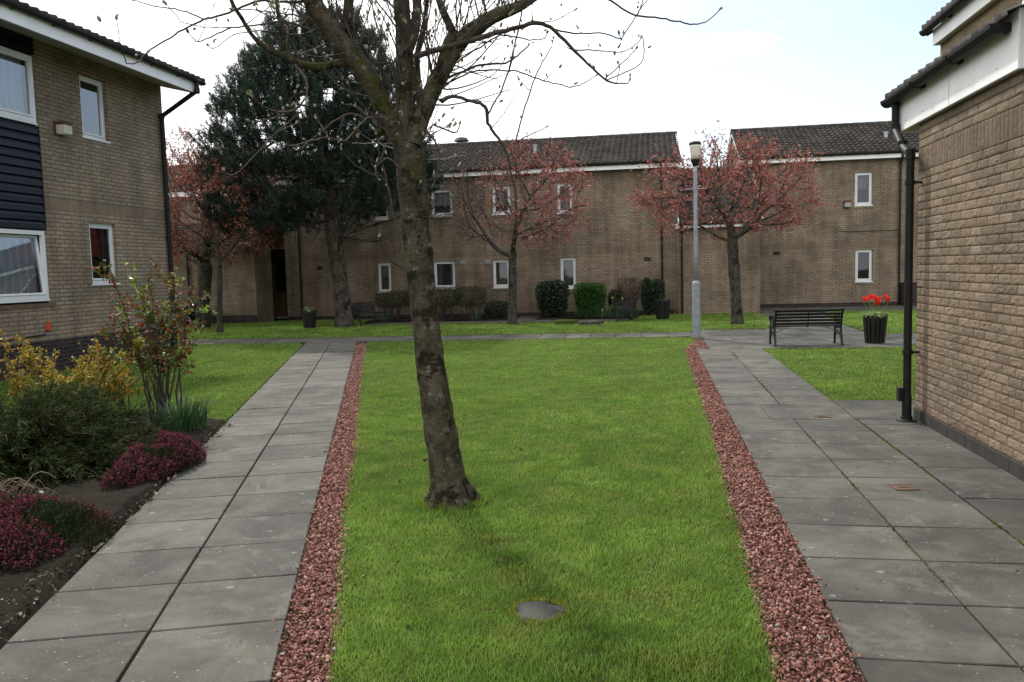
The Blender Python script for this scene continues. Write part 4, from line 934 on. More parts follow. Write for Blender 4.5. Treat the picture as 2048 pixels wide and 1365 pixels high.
m = MB(); m.box((2.665, 6.661, 3.007), (XR+.03, 9.053, 3.018)); m.box((2.665, 9.054, 3.007), (3.3, 9.519, 3.018)); m.build('soffit', M['soffit'], br)
m = MB()
for y in (9.27, 8.73, 8.14, 7.55, 7.0): m.lathe([(.0001, -.002), (.007, -.002), (.007, .002), (.0001, .002)], (2.634, y, 3.084), 8)
m.build('fixing', M['vent'], br)
m = MB(); m.box((2.6345, 8.03, 3.005), (2.6358, 8.036, 3.40)); m.build('board_joint', M['vent'], br)
tiled((2.544, 9.68, 3.375), (2.544, 6.58, 3.375), (2.2, 0, .95), 7, 14, 'roof', br, amp=.032, step=.024, samples=8)
gutter((2.555, 6.74, 3.359), (2.555, 9.65, 3.359), (-1, 0, 0), br, .9, r=.066)
downpipe([(2.590, 9.48, 3.32), (2.590, 9.48, 3.03), (2.584, 9.20, 2.82), (2.58, 8.92, 2.70), (2.58, 8.92, .03)], br, r=.040, clips=(2.42, .72), cdir=(1, 0, 0), shoe=True)
m = MB(); m.lathe([(.0001, 0), (.10, 0), (.10, .012), (.055, .02), (.055, .05), (.0001, .05)], (2.58, 8.92, .016), 20); m.build('pipe_base', M['black'], br, bevel=.003); m = MB(); m.box((2.495, 8.89, .22), (2.54, 8.98, .36)); m.build('access_cap', M['black'], br, bevel=.003)
m = MB(); m.add([(2.555, 5.6, 3.60), (2.9, 5.6, 3.73), (2.9, 6.51, 3.73), (2.555, 6.51, 3.60), (2.555, 5.6, 3.49), (2.9, 5.6, 3.49), (2.9, 6.51, 3.49), (2.555, 6.51, 3.49)], [(0, 1, 2, 3), (4, 7, 6, 5), (0, 4, 5, 1), (1, 5, 6, 2), (2, 6, 7, 3), (3, 7, 4, 0)]); m.build('hopper_roof', M['lead'], br, bevel=.006)
# the taller block behind
FU = Face('x', 4.27, -1); m = MB(); FU.wall(m, -2.5, 13.4, 2.6, 4.95); m.quad((10, 13.4, 0), (4.27, 13.4, 0), (4.27, 13.4, 4.95), (10, 13.4, 4.95)); m.quad((4.27, 9.05, 0), (4.27, 13.4, 0), (4.27, 13.4, 2.6), (4.27, 9.05, 2.6)); m.build('upper_wall', M['brick_near'], br)
m = MB(); m.box((4.17, -2, 4.79), (4.20, 13.42, 5.02)); m.box((4.201, 13.39, 4.79), (4.6, 13.42, 5.02)); m.build('upper_fascia', M['fascia'], br)
m = MB(); m.box((4.201, -2, 4.793), (4.268, 13.389, 4.81)); m.build('upper_soffit', M['soffit'], br)
tiled((4.08, 13.6, 5.06), (4.08, -2.5, 5.06), (4.5, 0, 1.7), 14, 78, 'upper_roof', br, samples=5)
gutter((4.09, -2, 5.04), (4.09, 13.55, 5.04), (-1, 0, 0), br, .9, r=.062, name='upper_gutter')
# ------------------------------------------------------------------ growing trees
def colonize(nodes, parent, A, step, infl, kill, iters=160, grav=.0):
    """space colonisation: nodes grow towards free attraction points"""
    N = [np.array(p, float) for p in nodes]; Pn = list(parent); A = np.array(A, float)
    near = np.full(len(A), 1e9); idx = np.zeros(len(A), int)
    def upd(k0):
        for k in range(k0, len(N)):
            d = np.linalg.norm(A-N[k], axis=1); b = d < near; near[b] = d[b]; idx[b] = k
    upd(0); grown = {}
    for it in range(iters):
        act = near < infl
        if not act.any() or len(A) == 0: break
        k0 = len(N); ids = idx[act]; dirs = unit(A[act]-np.array(N)[ids])
        for k in np.unique(ids):
            d = dirs[ids == k].sum(0); d = d/(np.linalg.norm(d)+1e-6) + RNG.normal(size=3)*.16; d[2] += grav; d /= np.linalg.norm(d)
            q = N[k]+d*step; key = tuple(np.round(q/(step*.35)).astype(int))
            if key in grown: continue
            grown[key] = 1; N.append(q); Pn.append(int(k))
        if len(N) == k0: break
        upd(k0); kp = near > kill; A, near, idx = A[kp], near[kp], idx[kp]
    return np.array(N), np.array(Pn)
def radii(N, Pn, r_tip, expo, r_base):
    w = np.zeros(len(N)); ch = [[] for _ in N]
    for i, p in enumerate(Pn):
        if p >= 0: ch[p].append(i)
    for i in range(len(N)-1, -1, -1):
        w[i] = 1 if not ch[i] else sum(w[c] for c in ch[i])
    r = w**(1/expo); r = r_tip + (r-1)*(r_base-r_tip)/max(1e-6, (r[0]-1)); return r, ch, w
def skin_tree(sp, N, Pn, r, ch, w, rough=.05, tint=.5):
    stack = [(0, None)]
    while stack:
        s, pr = stack.pop(); chain = [s] if pr is None else [pr, s]; k = s
        while ch[k]:
            o = sorted(ch[k], key=lambda c: -w[c]); chain.append(o[0]); stack += [(c, k) for c in o[1:]]; k = o[0]
        P = N[chain].copy(); R_ = r[chain].copy()
        if pr is not None: R_[0] = min(r[pr], R_[1]*1.25)
        if len(P) < 2: continue
        for _ in range(2):
            Q = P.copy(); Q[1:-1] = P[:-2]*.25+P[1:-1]*.5+P[2:]*.25; P = Q
        R_ = R_*(1+RNG.normal(size=len(R_))*rough); n = 12 if R_.max() > .07 else 7 if R_.max() > .025 else 4 if R_.max() > .01 else 3
        V, F = tube_arrays(P, R_, n); sp.add(V, F, tint)
def trunk_nodes(pts, step):
    P = [np.array(pts[0], float)]
    for a, b in zip(pts[:-1], pts[1:]):
        a, b = np.array(a, float), np.array(b, float); k = max(1, int(np.linalg.norm(b-a)/step))
        P += [a+(b-a)*i/k for i in range(1, k+1)]
    return P, [-1]+list(range(len(P)-1))

def cherry(label, base, forkz, lean, r_base, cc, cr_, n_attr, leaf_fn, seed, twig_len=(.25, .6), mat='copper', cat='tree', upright=.35, per=5, group='ornamental cherry trees on the far lawn', lsize=1.0, tw_mult=3.0):
    global RNG
    RNG = np.random.default_rng(seed)
    b = np.array(base, float); cc = np.array(cc, float); cr_ = np.array(cr_, float)
    t = thing('cherry_tree', label, cat, tuple(b), 0, group)
    P, Pn = trunk_nodes([b, b+np.array([lean[0]*.45, lean[1]*.5, forkz*.5]), b+np.array([lean[0], lean[1], forkz])], .22)
    A = []
    while len(A) < n_attr:
        q = RNG.uniform(-1, 1, 3); d = np.linalg.norm(q)
        if d > 1 or d < .25 or (q[2] < -.25 and np.hypot(q[0], q[1]) < .55): continue
        p = cc+q*cr_
        if p[2] < forkz+.15+.25*np.hypot(p[0]-b[0]-lean[0], p[1]-b[1])-.2: continue
        A.append(p)
    N, Pn = colonize(P, Pn, A, .16, 3.0, .32, 140, .03)
    r, ch, w = radii(N, Pn, .006, 2.15, r_base)
    r[:4] *= np.array([1.35, 1.15, 1.05, 1.0]); N[0][2] -= .05
    sp = Soup(); skin_tree(sp, N, Pn, r, ch, w); sp.build('trunk', M['bark_cherry'], t, smooth=True)
    tips = np.where((w <= 4) & (np.arange(len(N)) > len(P)+6))[0]; k = RNG.choice(tips, int(len(tips)*tw_mult)); S = N[k]
    out = unit((S-cc)/cr_); D = unit(out*.8+rnd_dir(len(k))*.75+np.array([0, 0, upright])); L = RNG.uniform(*twig_len, len(k)); E = S+D*L[:, None]
    tw = Soup(); sticks(tw, S, E, .0055, .003); tw.build('twigs', M['twig'], t)
    lf = Soup(); dens = leaf_fn((S-b))
    for j in range(per*2):
        f = RNG.choice([.3, .62, 1.0], len(k))+RNG.normal(size=len(k))*.03; q = S+D*(L*f)[:, None]; m_ = RNG.random(len(k)) < dens
        if not m_.any(): continue
        leaves(lf, q[m_]+RNG.normal(size=(m_.sum(), 3))*.012, unit(D[m_]*.5+rnd_dir(m_.sum())*.9), RNG.uniform(.045, .085, m_.sum())*lsize, RNG.uniform(.014, .024, m_.sum())*lsize)
    lf.build('crown', M[mat], t)
    return t
cherry('red leaved cherry tree with full copper crown behind the lamp post', (2.39, 23.53, 0), 2.1, (-.12, 0), .145, (2.05, 23.4, 3.55), (2.45, 2.1, 1.42), 900, lambda d: .35+.6*(vnoise(d*1.0+20, 1.6, 5)), 101, per=8)
cherry('half bare cherry tree, reddish only on its right side, mid far lawn', (-4.13, 24.97, 0), 1.95, (.05, 0), .125, (-3.95, 24.9, 3.75), (2.45, 2.1, 1.75), 800, lambda d: np.clip(.20+.30*d[:, 0]+.2*RNG.random(len(d)), .04, .62), 102, per=6)
cherry('thick trunked russet cherry tree in front of the brick porch block', (-14.73, 25.61, 0), 1.75, (.2, 0), .215, (-14.8, 25.6, 4.1), (2.6, 2.3, 2.4), 900, lambda d: np.clip(.9-.13*np.clip(d[:, 2]-3.8, 0, 9), .2, 1), 103, mat='russet', per=5)
cherry('slender trunked cherry tree leaning beside the thick russet one', (-12.87, 23.36, 0), 2.2, (.12, 0), .085, (-12.9, 23.5, 3.7), (2.3, 1.9, 1.7), 600, lambda d: np.full(len(d), .5), 104, mat='russet', per=5)

# blue-green pine
def pine():
    global RNG
    RNG = np.random.default_rng(201)
    b = np.array([-9.51, 25.0, -.05]); t = thing('pine_tree', 'large dark blue-green pine tree with ribbed trunk left of the leaning tree', 'tree', (-9.51, 25.0, 0))
    P, Pn = trunk_nodes([b, b+[-.06, 0, 1.3], b+[-.25, .1, 2.6], b+[-.5, .2, 5.2], b+[-.75, .25, 7.4], b+[-.8, .3, 8.9]], .25)
    cc = np.array([-10.2, 25.3, 5.95]); A = []
    while len(A) < 3000:
        q = RNG.uniform(-1, 1, 3); d = np.linalg.norm(q)
        if d > 1 or d < .3: continue
        z = 5.95+q[2]*3.75; wd = np.interp(z, [2.2, 3.6, 5, 7, 8.6, 9.8], [.62, .98, 1.0, .86, .6, .35])
        s = np.hypot(q[0], q[1])
        if s > np.sqrt(max(0, 1-q[2]**2))*1.0: continue
        rr = wd/np.sqrt(max(.12, 1-q[2]**2)); p = np.array([cc[0]+q[0]*3.75*min(rr, 1.6), cc[1]+q[1]*3.2*min(rr, 1.6), z])
        if mnoise.noise(Vector(p*.6)) < -.30: continue
        A.append(p)
    N, Pn = colonize(P, Pn, A, .24, 2.6, .36, 140, .02)
    r, ch, w = radii(N, Pn, .010, 2.2, .25); r[:3] *= np.array([1.35, 1.15, 1.05]); r = np.minimum(r, .27*1.3)
    sp = Soup(); skin_tree(sp, N, Pn, r, ch, w, .06); sp.build('trunk', M['bark_pine'], t, smooth=True)
    i = np.arange(len(N)); sel = np.where((w <= 6) & (i > len(P)) & (N[:, 2] > 2.95+.5*(N[:, 0] > -9.9)))[0]
    k = np.concatenate([sel, RNG.choice(sel, 4600)]); S = N[k]+RNG.normal(size=(len(k), 3))*.10
    out = unit((S-np.array([cc[0], cc[1], 4.0]))*np.array([1, 1, .7])); D = unit(out*.75+rnd_dir(len(k))*.45+np.array([0, 0, .8])); L = RNG.uniform(.24, .52, len(k)); E = S+D*L[:, None]
    tw = Soup(); sticks(tw, S, E, .010, .006); tw.build('twigs', M['twig'], t)
    lf = Soup(); nn = 58
    shade = np.clip(RNG.normal(.5, .28, len(k)), 0, 1)
    for j in range(nn):
        f = RNG.uniform(.05, 1.0, len(k)); q = S+D*(L*f)[:, None]; n_ = unit(D*.8+rnd_dir(len(k))*.8)
        leaves(lf, q, n_, RNG.uniform(.10, .16, len(k)), RNG.uniform(.006, .0105, len(k)), .05, np.clip(shade+RNG.normal(size=len(k))*.15, 0, 1))
    lf.build('crown', M['needle'], t)
    return t
pine()

# far bare tree tops beyond the roofs
cherry('small bare tree top showing over the roof of the long back house', (-.9, 48, 0), 5.2, (0, 0), .12, (-.7, 48, 7.6), (1.5, 1.2, 1.8), 160, lambda d: np.full(len(d), .25), 105, mat='russet', group='trees beyond the roofs', per=2)

# the leaning tree in front
def smooth_path(P, w, k=5):
    P = np.array(P, float); w = np.array(w, float); n = len(P); out = []; ow = []
    for i in range(n-1):
        p0, p1, p2, p3 = P[max(i-1, 0)], P[i], P[i+1], P[min(i+2, n-1)]
        for j in range(k):
            u = j/k; out.append(.5*((2*p1)+(-p0+p2)*u+(2*p0-5*p1+4*p2-p3)*u*u+(-p0+3*p1-3*p2+p3)*u**3)); ow.append(w[i]*(1-u)+w[i+1]*u)
    return np.array(out+[P[-1]]), np.array(ow+[w[-1]])
def main_tree():
    global RNG
    RNG = np.random.default_rng(301); rs = random.Random(5)
    t = thing('bare_tree', 'leaning bare tree with mossy grey trunk, budding twigs, on the middle lawn', 'tree', (-1.41, 5.64, 0))
    Yb = 5.64
    def pts(L, dy0=0.0, dy1=0.0):
        n = len(L); P = []; Wd = []
        for i, (x, y, w) in enumerate(L):
            p = at(x, y, Yb + dy0+(dy1-dy0)*i/max(1, n-1)); P.append(p); Wd.append(max(w, .6)*(.84 if y < 420 else .84+.1*min(1, (y-420)/400))/2*np.dot(p-np.array([0, 0, EYE]), cf)/FPX)
        return P, Wd
    def lumpy(mb, L, dy0, dy1, n, amp, k=5, flare=False, fr=9):
        P, Wd = smooth_path(*pts(L, dy0, dy1), k); V, F = tube_arrays(P, Wd, n); V = V.reshape(len(P), n, 3)
        for i in range(len(P)):
            for j in range(n):
                d = V[i, j]-P[i]; v = Vector(V[i, j]); a = mnoise.noise(v*fr)*amp+mnoise.noise(v*fr*2.7+Vector((3, 1, 2)))*amp*.55+mnoise.noise(Vector((v.x*45, v.y*45, v.z*14)))*amp*.5
                if flare and i < 26: a += max(0, math.sin(j*2*math.pi/n*3+.8))*.36*(1-i/26)**2.2 + .10*(1-i/26)**2
                V[i, j] = P[i]+d*(1+a)
        mb.add(V.reshape(-1, 3), [list(map(int, f)) for f in F]); return P, Wd
    m = MB()
    trunk = [(907, 1024, 104), (902, 1002, 88), (898, 980, 79), (891, 920, 71), (879, 850, 68), (866, 760, 63), (853, 660, 60), (843, 560, 62), (834, 480, 65), (828, 410, 66), (823, 350, 70), (818, 300, 72), (814, 255, 64), (811, 200, 48), (809, 120, 42), (807, 60, 40), (803, 0, 38), (800, -120, 44), (797, -320, 30), (800, -600, 12)]
    lumpy(m, trunk, 0, .1, 44, .085, 16, True)
    limbs = [
        ([(808, 310, 34), (786, 258, 42), (762, 208, 44), (738, 158, 46), (702, 108, 48), (668, 68, 46), (636, 22, 44), (600, -40, 40), (540, -150, 30), (470, -320, 14)], 0, -.5),
        ([(700, 106, 34), (694, 60, 28), (697, 10, 24), (703, -80, 18), (700, -260, 8)], -.1, -.3),
        ([(828, 290, 34), (850, 215, 42), (875, 160, 42), (903, 112, 38), (930, 74, 38), (958, 52, 38), (995, 30, 32), (1035, 14, 26), (1072, -8, 22), (1160, -60, 14), (1290, -150, 6)], 0, .5),
        ([(880, 150, 34), (895, 90, 24), (905, 68, 22), (896, 44, 19), (882, 12, 17), (872, -40, 15), (868, -200, 8)], .1, .2),
        ([(815, 108, 24), (828, 70, 22), (834, 20, 20), (836, -60, 17), (845, -260, 8)], .02, .25),
        ([(840, 200, 22), (834, 150, 16), (836, 100, 13), (850, 40, 11), (858, -60, 8)], .05, .3),
        ([(716, 128, 16), (682, 127, 20), (640, 134, 19), (600, 128, 17), (574, 114, 15), (540, 100, 13), (508, 75, 11), (484, 38, 10), (462, 0, 9), (440, -80, 6)], -.1, -.9),
        ([(585, 122, 10), (570, 88, 10), (560, 45, 10), (553, 0, 9), (545, -120, 6)], -.5, -.6),
        ([(660, 75, 14), (648, 78, 9), (640, 60, 9), (622, 30, 8), (604, -10, 7), (590, -90, 5)], -.3, -.1)]
    for L, a, b in limbs: lumpy(m, L, a, b, 20, .12, 9)
    for x, y, s in ((868, 800, 20), (893, 862, 16), (850, 590, 12), (844, 505, 20), (905, 970, 14), (838, 430, 16), (815, 440, 18), (850, 920, 10), (930, 1000, 34), (880, 1010, 20), (762, 262, 20), (812, 380, 22), (700, 92, 16), (886, 945, 12), (862, 706, 12)):
        p = at(x, y, Yb-.10*(s < 19)); q = .5*s*5.9/FPX; ico = bmesh.new(); bmesh.ops.create_icosphere(ico, subdivisions=2, radius=1)
        m.add([np.array(v.co)*q*np.array([1, 1, .8])*(1+.35*mnoise.noise(v.co*2+Vector((x, y, 0))))+p for v in ico.verts], [[v.index for v in f.verts] for f in ico.faces]); ico.free()
    for an, ln, rr in ((.1, .27, .06), (-.9, .22, .05), (-2.2, .23, .055), (2.0, .26, .06), (3.3, .20, .045)):
        d = np.array([math.cos(an), math.sin(an), 0]); B0 = np.array([-1.40, 5.64, 0]); P = np.array([B0+d*.05+[0, 0, .20], B0+d*.12+[0, 0, .085], B0+d*.17+[0, 0, .035], B0+d*ln+[0, 0, -.02]]); P, Wd = smooth_path(P, [rr*.9, rr, rr*.8, rr*.4], 4); V, F = tube_arrays(P, Wd*(1+RNG.normal(size=len(Wd))*.08), 12); m.add(V, [list(map(int, f)) for f in F])
    m.build('trunk', M['bark'], t, smooth=True)
    # branches and twigs
    sp = Soup(); bud = Soup()
    def bough(L, dy0, dy1, n=6, k=4):
        P, Wd = smooth_path(*pts(L, dy0, dy1), k); P = P+RNG.normal(size=P.shape)*.0025; V, F = tube_arrays(P, Wd, n); sp.add(V, F, .5); return P, Wd
    def add_bud(p, d, s=1.0):
        d = np.array(d, float); d /= np.linalg.norm(d)+1e-9; p = np.array(p, float); L = .034*s*RNG.uniform(.6, 1.25); wv = .0092*s*RNG.uniform(.8, 1.2); tn = RNG.random()
        sticks(bud, [p], [p+d*L*.22], wv*.35, wv*.9, tn, 6); sticks(bud, [p+d*L*.22], [p+d*L*.6], wv*.9, wv, tn, 6); sticks(bud, [p+d*L*.6], [p+d*L], wv, wv*.15, tn*.8, 6)
        if RNG.random() < .35: leaves(bud, np.repeat(p[None]+d*L*.5, 2, 0), unit(np.repeat(d[None], 2, 0)+rnd_dir(2)*.6), L*1.0, wv*.8)
    def twig(p, d, length, r, depth=0, curl=.25, budp=.8):
        p = np.array(p, float); d = np.array(d, float); d /= np.linalg.norm(d); k = max(4, int(length/.06)); P = [p]
        for i in range(k):
            d = d+RNG.normal(size=3)*.10+np.array([0, 0, curl*.10]); d /= np.linalg.norm(d); P.append(P[-1]+d*length/k)
            if depth < 1 and 0 < i < k-1 and RNG.random() < .16: twig(P[-1], d*.6+rnd_dir(1)[0]*.8+np.array([0, 0, .2]), length*RNG.uniform(.15, .45), r*.6, depth+1, .5)
        V, F = tube_arrays(np.array(P), np.linspace(r, r*.42, k+1), 4); sp.add(V, F, .5)
        if RNG.random() < budp: add_bud(P[-1], d+np.array([0, 0, .6]))
    B = [
        # right side, drawn from the photograph's main boughs
        ([(826, 116, 15), (876, 99, 14), (927, 86, 13), (978, 70, 13), (1022, 59, 11), (1068, 46, 11), (1100, 55, 9), (1139, 92, 8), (1176, 128, 6), (1213, 161, 5), (1250, 168, 3.2), (1260, 160, 2.4)], 0, .7),
        ([(1100, 58, 5), (1150, 68, 4), (1200, 66, 3.4), (1240, 77, 3), (1246, 73, 3), (1286, 12, 2.6), (1310, -20, 2.2)], .45, .8),
        ([(1146, 100, 4), (1190, 101, 3), (1240, 105, 2.6), (1270, 92, 2.2), (1282, 76, 2)], .5, .9),
        ([(1209, 158, 3.4), (1246, 125, 2.8), (1273, 99, 2.2)], .65, .9),
        ([(1213, 161, 3.4), (1282, 126, 2.8), (1286, 80, 2.2), (1284, 76, 2)], .7, .9),
        ([(882, 203, 13), (900, 194, 10), (922, 196, 9), (942, 203, 9), (964, 209, 9), (973, 220, 9), (975, 242, 8), (986, 264, 7.5), (1002, 283, 6.5), (1015, 311, 5.5), (1022, 351, 4.5), (1035, 400, 3)], 0, .35),
        ([(975, 230, 4.5), (1000, 185, 4), (1018, 140, 4), (1032, 80, 4), (1044, 20, 3.6), (1050, -60, 3)], .1, .4),
        ([(1030, 290, 4), (1045, 230, 3.6), (1066, 168, 3.4), (1085, 125, 3), (1103, 95, 2.4), (1107, 78, 2)], .3, .6),
        ([(1030, 288, 3), (1060, 270, 2.8), (1086, 258, 2.4), (1093, 255, 2)], .3, .5),
        ([(872, 168, 8), (915, 148, 6.5), (965, 130, 6), (1011, 126, 5.2), (1035, 112, 4.6), (1055, 94, 4), (1058, 90, 3)], .1, .5),
        ([(870, 178, 6), (905, 162, 5), (955, 142, 4.4), (1030, 143, 4), (1076, 158, 3.6), (1115, 168, 3.2), (1146, 174, 3), (1172, 164, 2.6), (1190, 152, 2.2)], .1, .7),
        ([(872, 150, 6), (905, 128, 5), (960, 95, 4.4), (1000, 72, 4), (1060, 80, 3.4), (1088, 78, 3), (1094, 66, 2.4)], .1, .5),
        ([(868, 190, 5), (905, 160, 4), (958, 118, 3.4), (1010, 62, 3), (1075, 46, 2.6), (1110, 42, 2.4), (1148, 22, 2)], .05, .4),
        ([(1190, -20, 6), (1222, 2, 5), (1271, 31, 4.6), (1322, 37, 4), (1360, 44, 3.6), (1388, 49, 3.4), (1418, 40, 2.8), (1441, 18, 2.4)], .5, 1.1),
        ([(1275, 31, 3), (1285, 5, 3), (1290, -30, 2.6)], .8, .8),
        # lower right stubs
        ([(850, 262, 7), (870, 282, 5), (878, 310, 4), (876, 340, 3.4), (868, 368, 3)], -.1, -.1),
        ([(868, 250, 6), (885, 258, 5), (905, 265, 4.4), (914, 262, 3.4), (920, 250, 2.6)], 0, .1),
        # left side
        ([(790, 190, 6), (760, 232, 5.5), (735, 238, 5), (700, 228, 5), (665, 246, 4.6), (625, 278, 4.2), (600, 298, 3.4), (590, 302, 3)], -.05, -.5),
        ([(735, 236, 5), (715, 255, 4.4), (692, 282, 4.2), (655, 276, 4), (622, 283, 3.6), (585, 292, 3.2), (560, 290, 2.6)], -.2, -.6),
        ([(590, 130, 6), (611, 158, 6), (613, 190, 5), (584, 223, 5), (548, 222, 4), (522, 210, 3.2), (506, 195, 2.8)], -.5, -.8),
        ([(604, 222, 5), (560, 260, 4.6), (528, 292, 4.2), (492, 330, 4), (474, 347, 3.6), (456, 350, 3.2), (448, 342, 2.6)], -.6, -.9),
        ([(590, 218, 4), (560, 232, 3.4), (528, 242, 3), (500, 241, 2.6)], -.6, -.8),
        ([(720, 88, 6), (690, 100, 5.5), (655, 100, 4.5), (615, 90, 4), (570, 48, 3.6), (520, 24, 3)], -.1, -.3),
        ([(640, 0, 9), (600, 4, 7.5), (560, 4, 6.5), (520, 2, 6), (475, 18, 5.5), (440, 32, 5.2), (408, 40, 5), (375, 55, 4.6), (340, 76, 4.2), (300, 100, 3.8), (282, 118, 3.6), (268, 127, 3.4), (254, 128, 3), (248, 110, 2.6), (240, 85, 2.2), (233, 40, 1.8)], -.3, -1.2),
        ([(408, 40, 4), (372, 24, 3.4), (330, 16, 3), (290, 8, 2.6), (268, 0, 2.2)], -.9, -1.2),
        ([(620, 60, 6), (580, 45, 5), (540, 46, 4.4), (500, 52, 4), (452, 60, 3.8), (420, 75, 3.4), (396, 83, 3), (384, 76, 2.4), (376, 64, 2)], -.4, -1.1),
        ([(470, 55, 3), (440, 56, 2.8), (400, 54, 2.4), (362, 42, 2.2), (336, 12, 1.8)], -.8, -1.1),
        ([(625, 40, 4), (590, 32, 3.6), (552, 26, 3.2), (510, 21, 3), (470, 20, 2.6)], -.4, -.8),
        ([(640, 20, 5), (600, 50, 4), (560, 66, 3.6), (520, 62, 3), (466, 70, 2.6), (430, 98, 2.2), (418, 92, 2)], -.3, -.9),
        ([(799, 505, 7), (790, 440, 6), (780, 392, 5.5), (768, 340, 5), (759, 311, 4.4), (755, 285, 3.6), (752, 270, 3)], -.12, -.3),
        ([(804, 536, 4.5), (784, 522, 4), (768, 505, 3.4), (758, 476, 2.6)], -.12, -.3),
        ([(759, 352, 4), (735, 345, 3.4), (710, 330, 3), (690, 308, 2.6), (684, 300, 2.2)], -.3, -.5),
        ([(800, 335, 6), (776, 318, 4.4), (756, 330, 3.6), (752, 352, 3), (758, 360, 2.6)], -.2, -.3)]
    for L, a, b in B:
        P, Wd = bough(L, a, b); e = P[-1]-P[-3]; add_bud(P[-1], e+np.array([0, 0, .35*np.linalg.norm(e)]))
        for i in range(3, len(P)-1):
            if Wd[i] < .012 and RNG.random() < .13:
                s = rnd_dir(1)[0]*.7+np.array([0, 0, .8]); q = P[i]+unit(s)*.035; sticks(sp, [P[i]], [q], .0022, .0016); add_bud(q, s, .85)
            if RNG.random() < .05: twig(P[i], rnd_dir(1)[0]*.7+np.array([.0, 0, .7]), RNG.uniform(.12, .4), min(.004, Wd[i]*.7))
    # upright water shoots off the limbs
    def shoots(L, a, b, n, lmin, lmax, up=1.2, sx=0.0):
        P, Wd = smooth_path(*pts(L, a, b), 8); I = RNG.integers(2, len(P)-1, n)
        for i in I:
            d = rnd_dir(1)[0]*.55+np.array([sx, 0, up]); twig(P[i]+rnd_dir(1)[0]*Wd[i]*.6, d, RNG.uniform(lmin, lmax), RNG.uniform(.003, .0068), 0, .3, .5)
    shoots(limbs[0][0], 0, -.5, 44, .4, 1.3, 1.0, -.3); shoots(limbs[2][0], 0, .5, 76, .4, 1.4, 1.1, .15); shoots(trunk[10:17], .05, .08, 54, .4, 1.3, 1.1, .0)
    shoots(limbs[6][0], -.1, -.9, 12, .3, .9, 1.0, -.2); shoots(limbs[2][0][:5], 0, .2, 14, .25, .6, .3, .8); shoots(limbs[0][0][:6], 0, -.3, 12, .25, .6, .2, -.9); shoots(trunk[8:13], 0, .05, 10, .15, .45, .2, .9)
    sp.build('branches', M['twig'], t, smooth=True); bud.build('buds', M['bud'], t, smooth=True)
main_tree()

# ------------------------------------------------------------------ shrubs
def clipped(name, label, c, size, mat, n, leaf, power=4, taper=0, stems=0, zlo=0, cat='bush', group=None, wob=.06, stemmat='twig', core=True, seed=1):
    """clipped bush: leaves all over and inside a rounded block, on stems"""
    global RNG
    RNG = np.random.default_rng(seed); t = thing(name, label, cat, c, 0, group); c = np.array(c, float); sx, sy, sz = size
    q = rnd_dir(n); q = q/(np.abs(q)**power).sum(1, keepdims=True)**(1/power)
    f = RNG.uniform(.0, 1, n)**.22; nz = np.array([mnoise.noise(Vector(v*2.3+c)) for v in q]); f = f*(1+wob*nz*2)
    def place(q, f): return c+np.stack([q[:, 0]*f*sx*(1+taper*q[:, 2]), q[:, 1]*f*sy*(1+taper*q[:, 2]), zlo+(sz-zlo)/2+q[:, 2]*f*(sz-zlo)/2], 1)
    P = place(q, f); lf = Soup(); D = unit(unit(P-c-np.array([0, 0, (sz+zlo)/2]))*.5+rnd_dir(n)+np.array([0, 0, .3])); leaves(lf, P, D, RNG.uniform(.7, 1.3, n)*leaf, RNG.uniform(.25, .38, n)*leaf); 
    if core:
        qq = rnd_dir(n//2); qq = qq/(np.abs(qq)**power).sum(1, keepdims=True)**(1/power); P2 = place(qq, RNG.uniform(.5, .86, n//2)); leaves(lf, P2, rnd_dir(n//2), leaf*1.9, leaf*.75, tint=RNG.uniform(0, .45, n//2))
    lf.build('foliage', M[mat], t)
    if stems:
        st = Soup()
        for i in range(stems):
            b = c+np.array([RNG.uniform(-.5, .5)*sx, RNG.uniform(-.4, .4)*sy, -.03])
            e = c+np.array([RNG.uniform(-.9, .9)*sx, RNG.uniform(-.8, .8)*sy, zlo+(sz-zlo)*RNG.uniform(.2, .9)]); mid = (b+e)/2+RNG.normal(size=3)*.06
            P = np.array([b, (b+mid)/2+RNG.normal(size=3)*.02, mid, (mid+e)/2+RNG.normal(size=3)*.03, e]); V, F = tube_arrays(P, np.array([.018, .015, .012, .008, .004]), 5); st.add(V, F, .5)
            for j in range(5):
                s = P[RNG.integers(1, 5)]; sticks(st, [s], [s+unit(rnd_dir(1)+np.array([[0, 0, .8]]))[0]*RNG.uniform(.12, .32)], .006, .003)
        st.build('stems', M[stemmat], t)
    return t
clipped('hedge_bush', 'dark green rounded clipped bush right of the half bare cherry', (-3.27, 28.3, 0), (.54, .5, 1.27), 'dark_hedge', 5200, .055, 4, .10, 8, .12, seed=11)
clipped('hedge_bush', 'bright green square clipped bush between the dark rounded bush and daffodils', (-1.96, 28.0, 0), (.52, .45, 1.17), 'bright_hedge', 7000, .042, 7, .07, 6, .10, seed=12, wob=.02)
clipped('hedge_bush', 'brown twiggy clipped bush on bare stems behind the side-on bench', (-.62, 28.5, 0), (.42, .4, 1.29), 'brown_hedge', 2600, .04, 4, .15, 16, .52, seed=13, core=False)
clipped('hedge_bush', 'small sparse olive bush left of the brown twiggy bush', (-1.10, 28.3, 0), (.28, .3, .92), 'grey_hedge', 1500, .045, 3, 0, 8, .25, seed=14)
clipped('hedge_bush', 'narrow dark conifer column right of the brown twiggy bush', (-.07, 28.55, 0), (.19, .25, 1.30), 'dark_hedge', 2400, .045, 3, 0, 4, .02, seed=15)
clipped('hedge_bush', 'squared dark green column bush behind the empty slatted tub', (.27, 28.5, 0), (.24, .26, 1.24), 'dark_hedge', 2600, .045, 6, .05, 6, .12, seed=16)
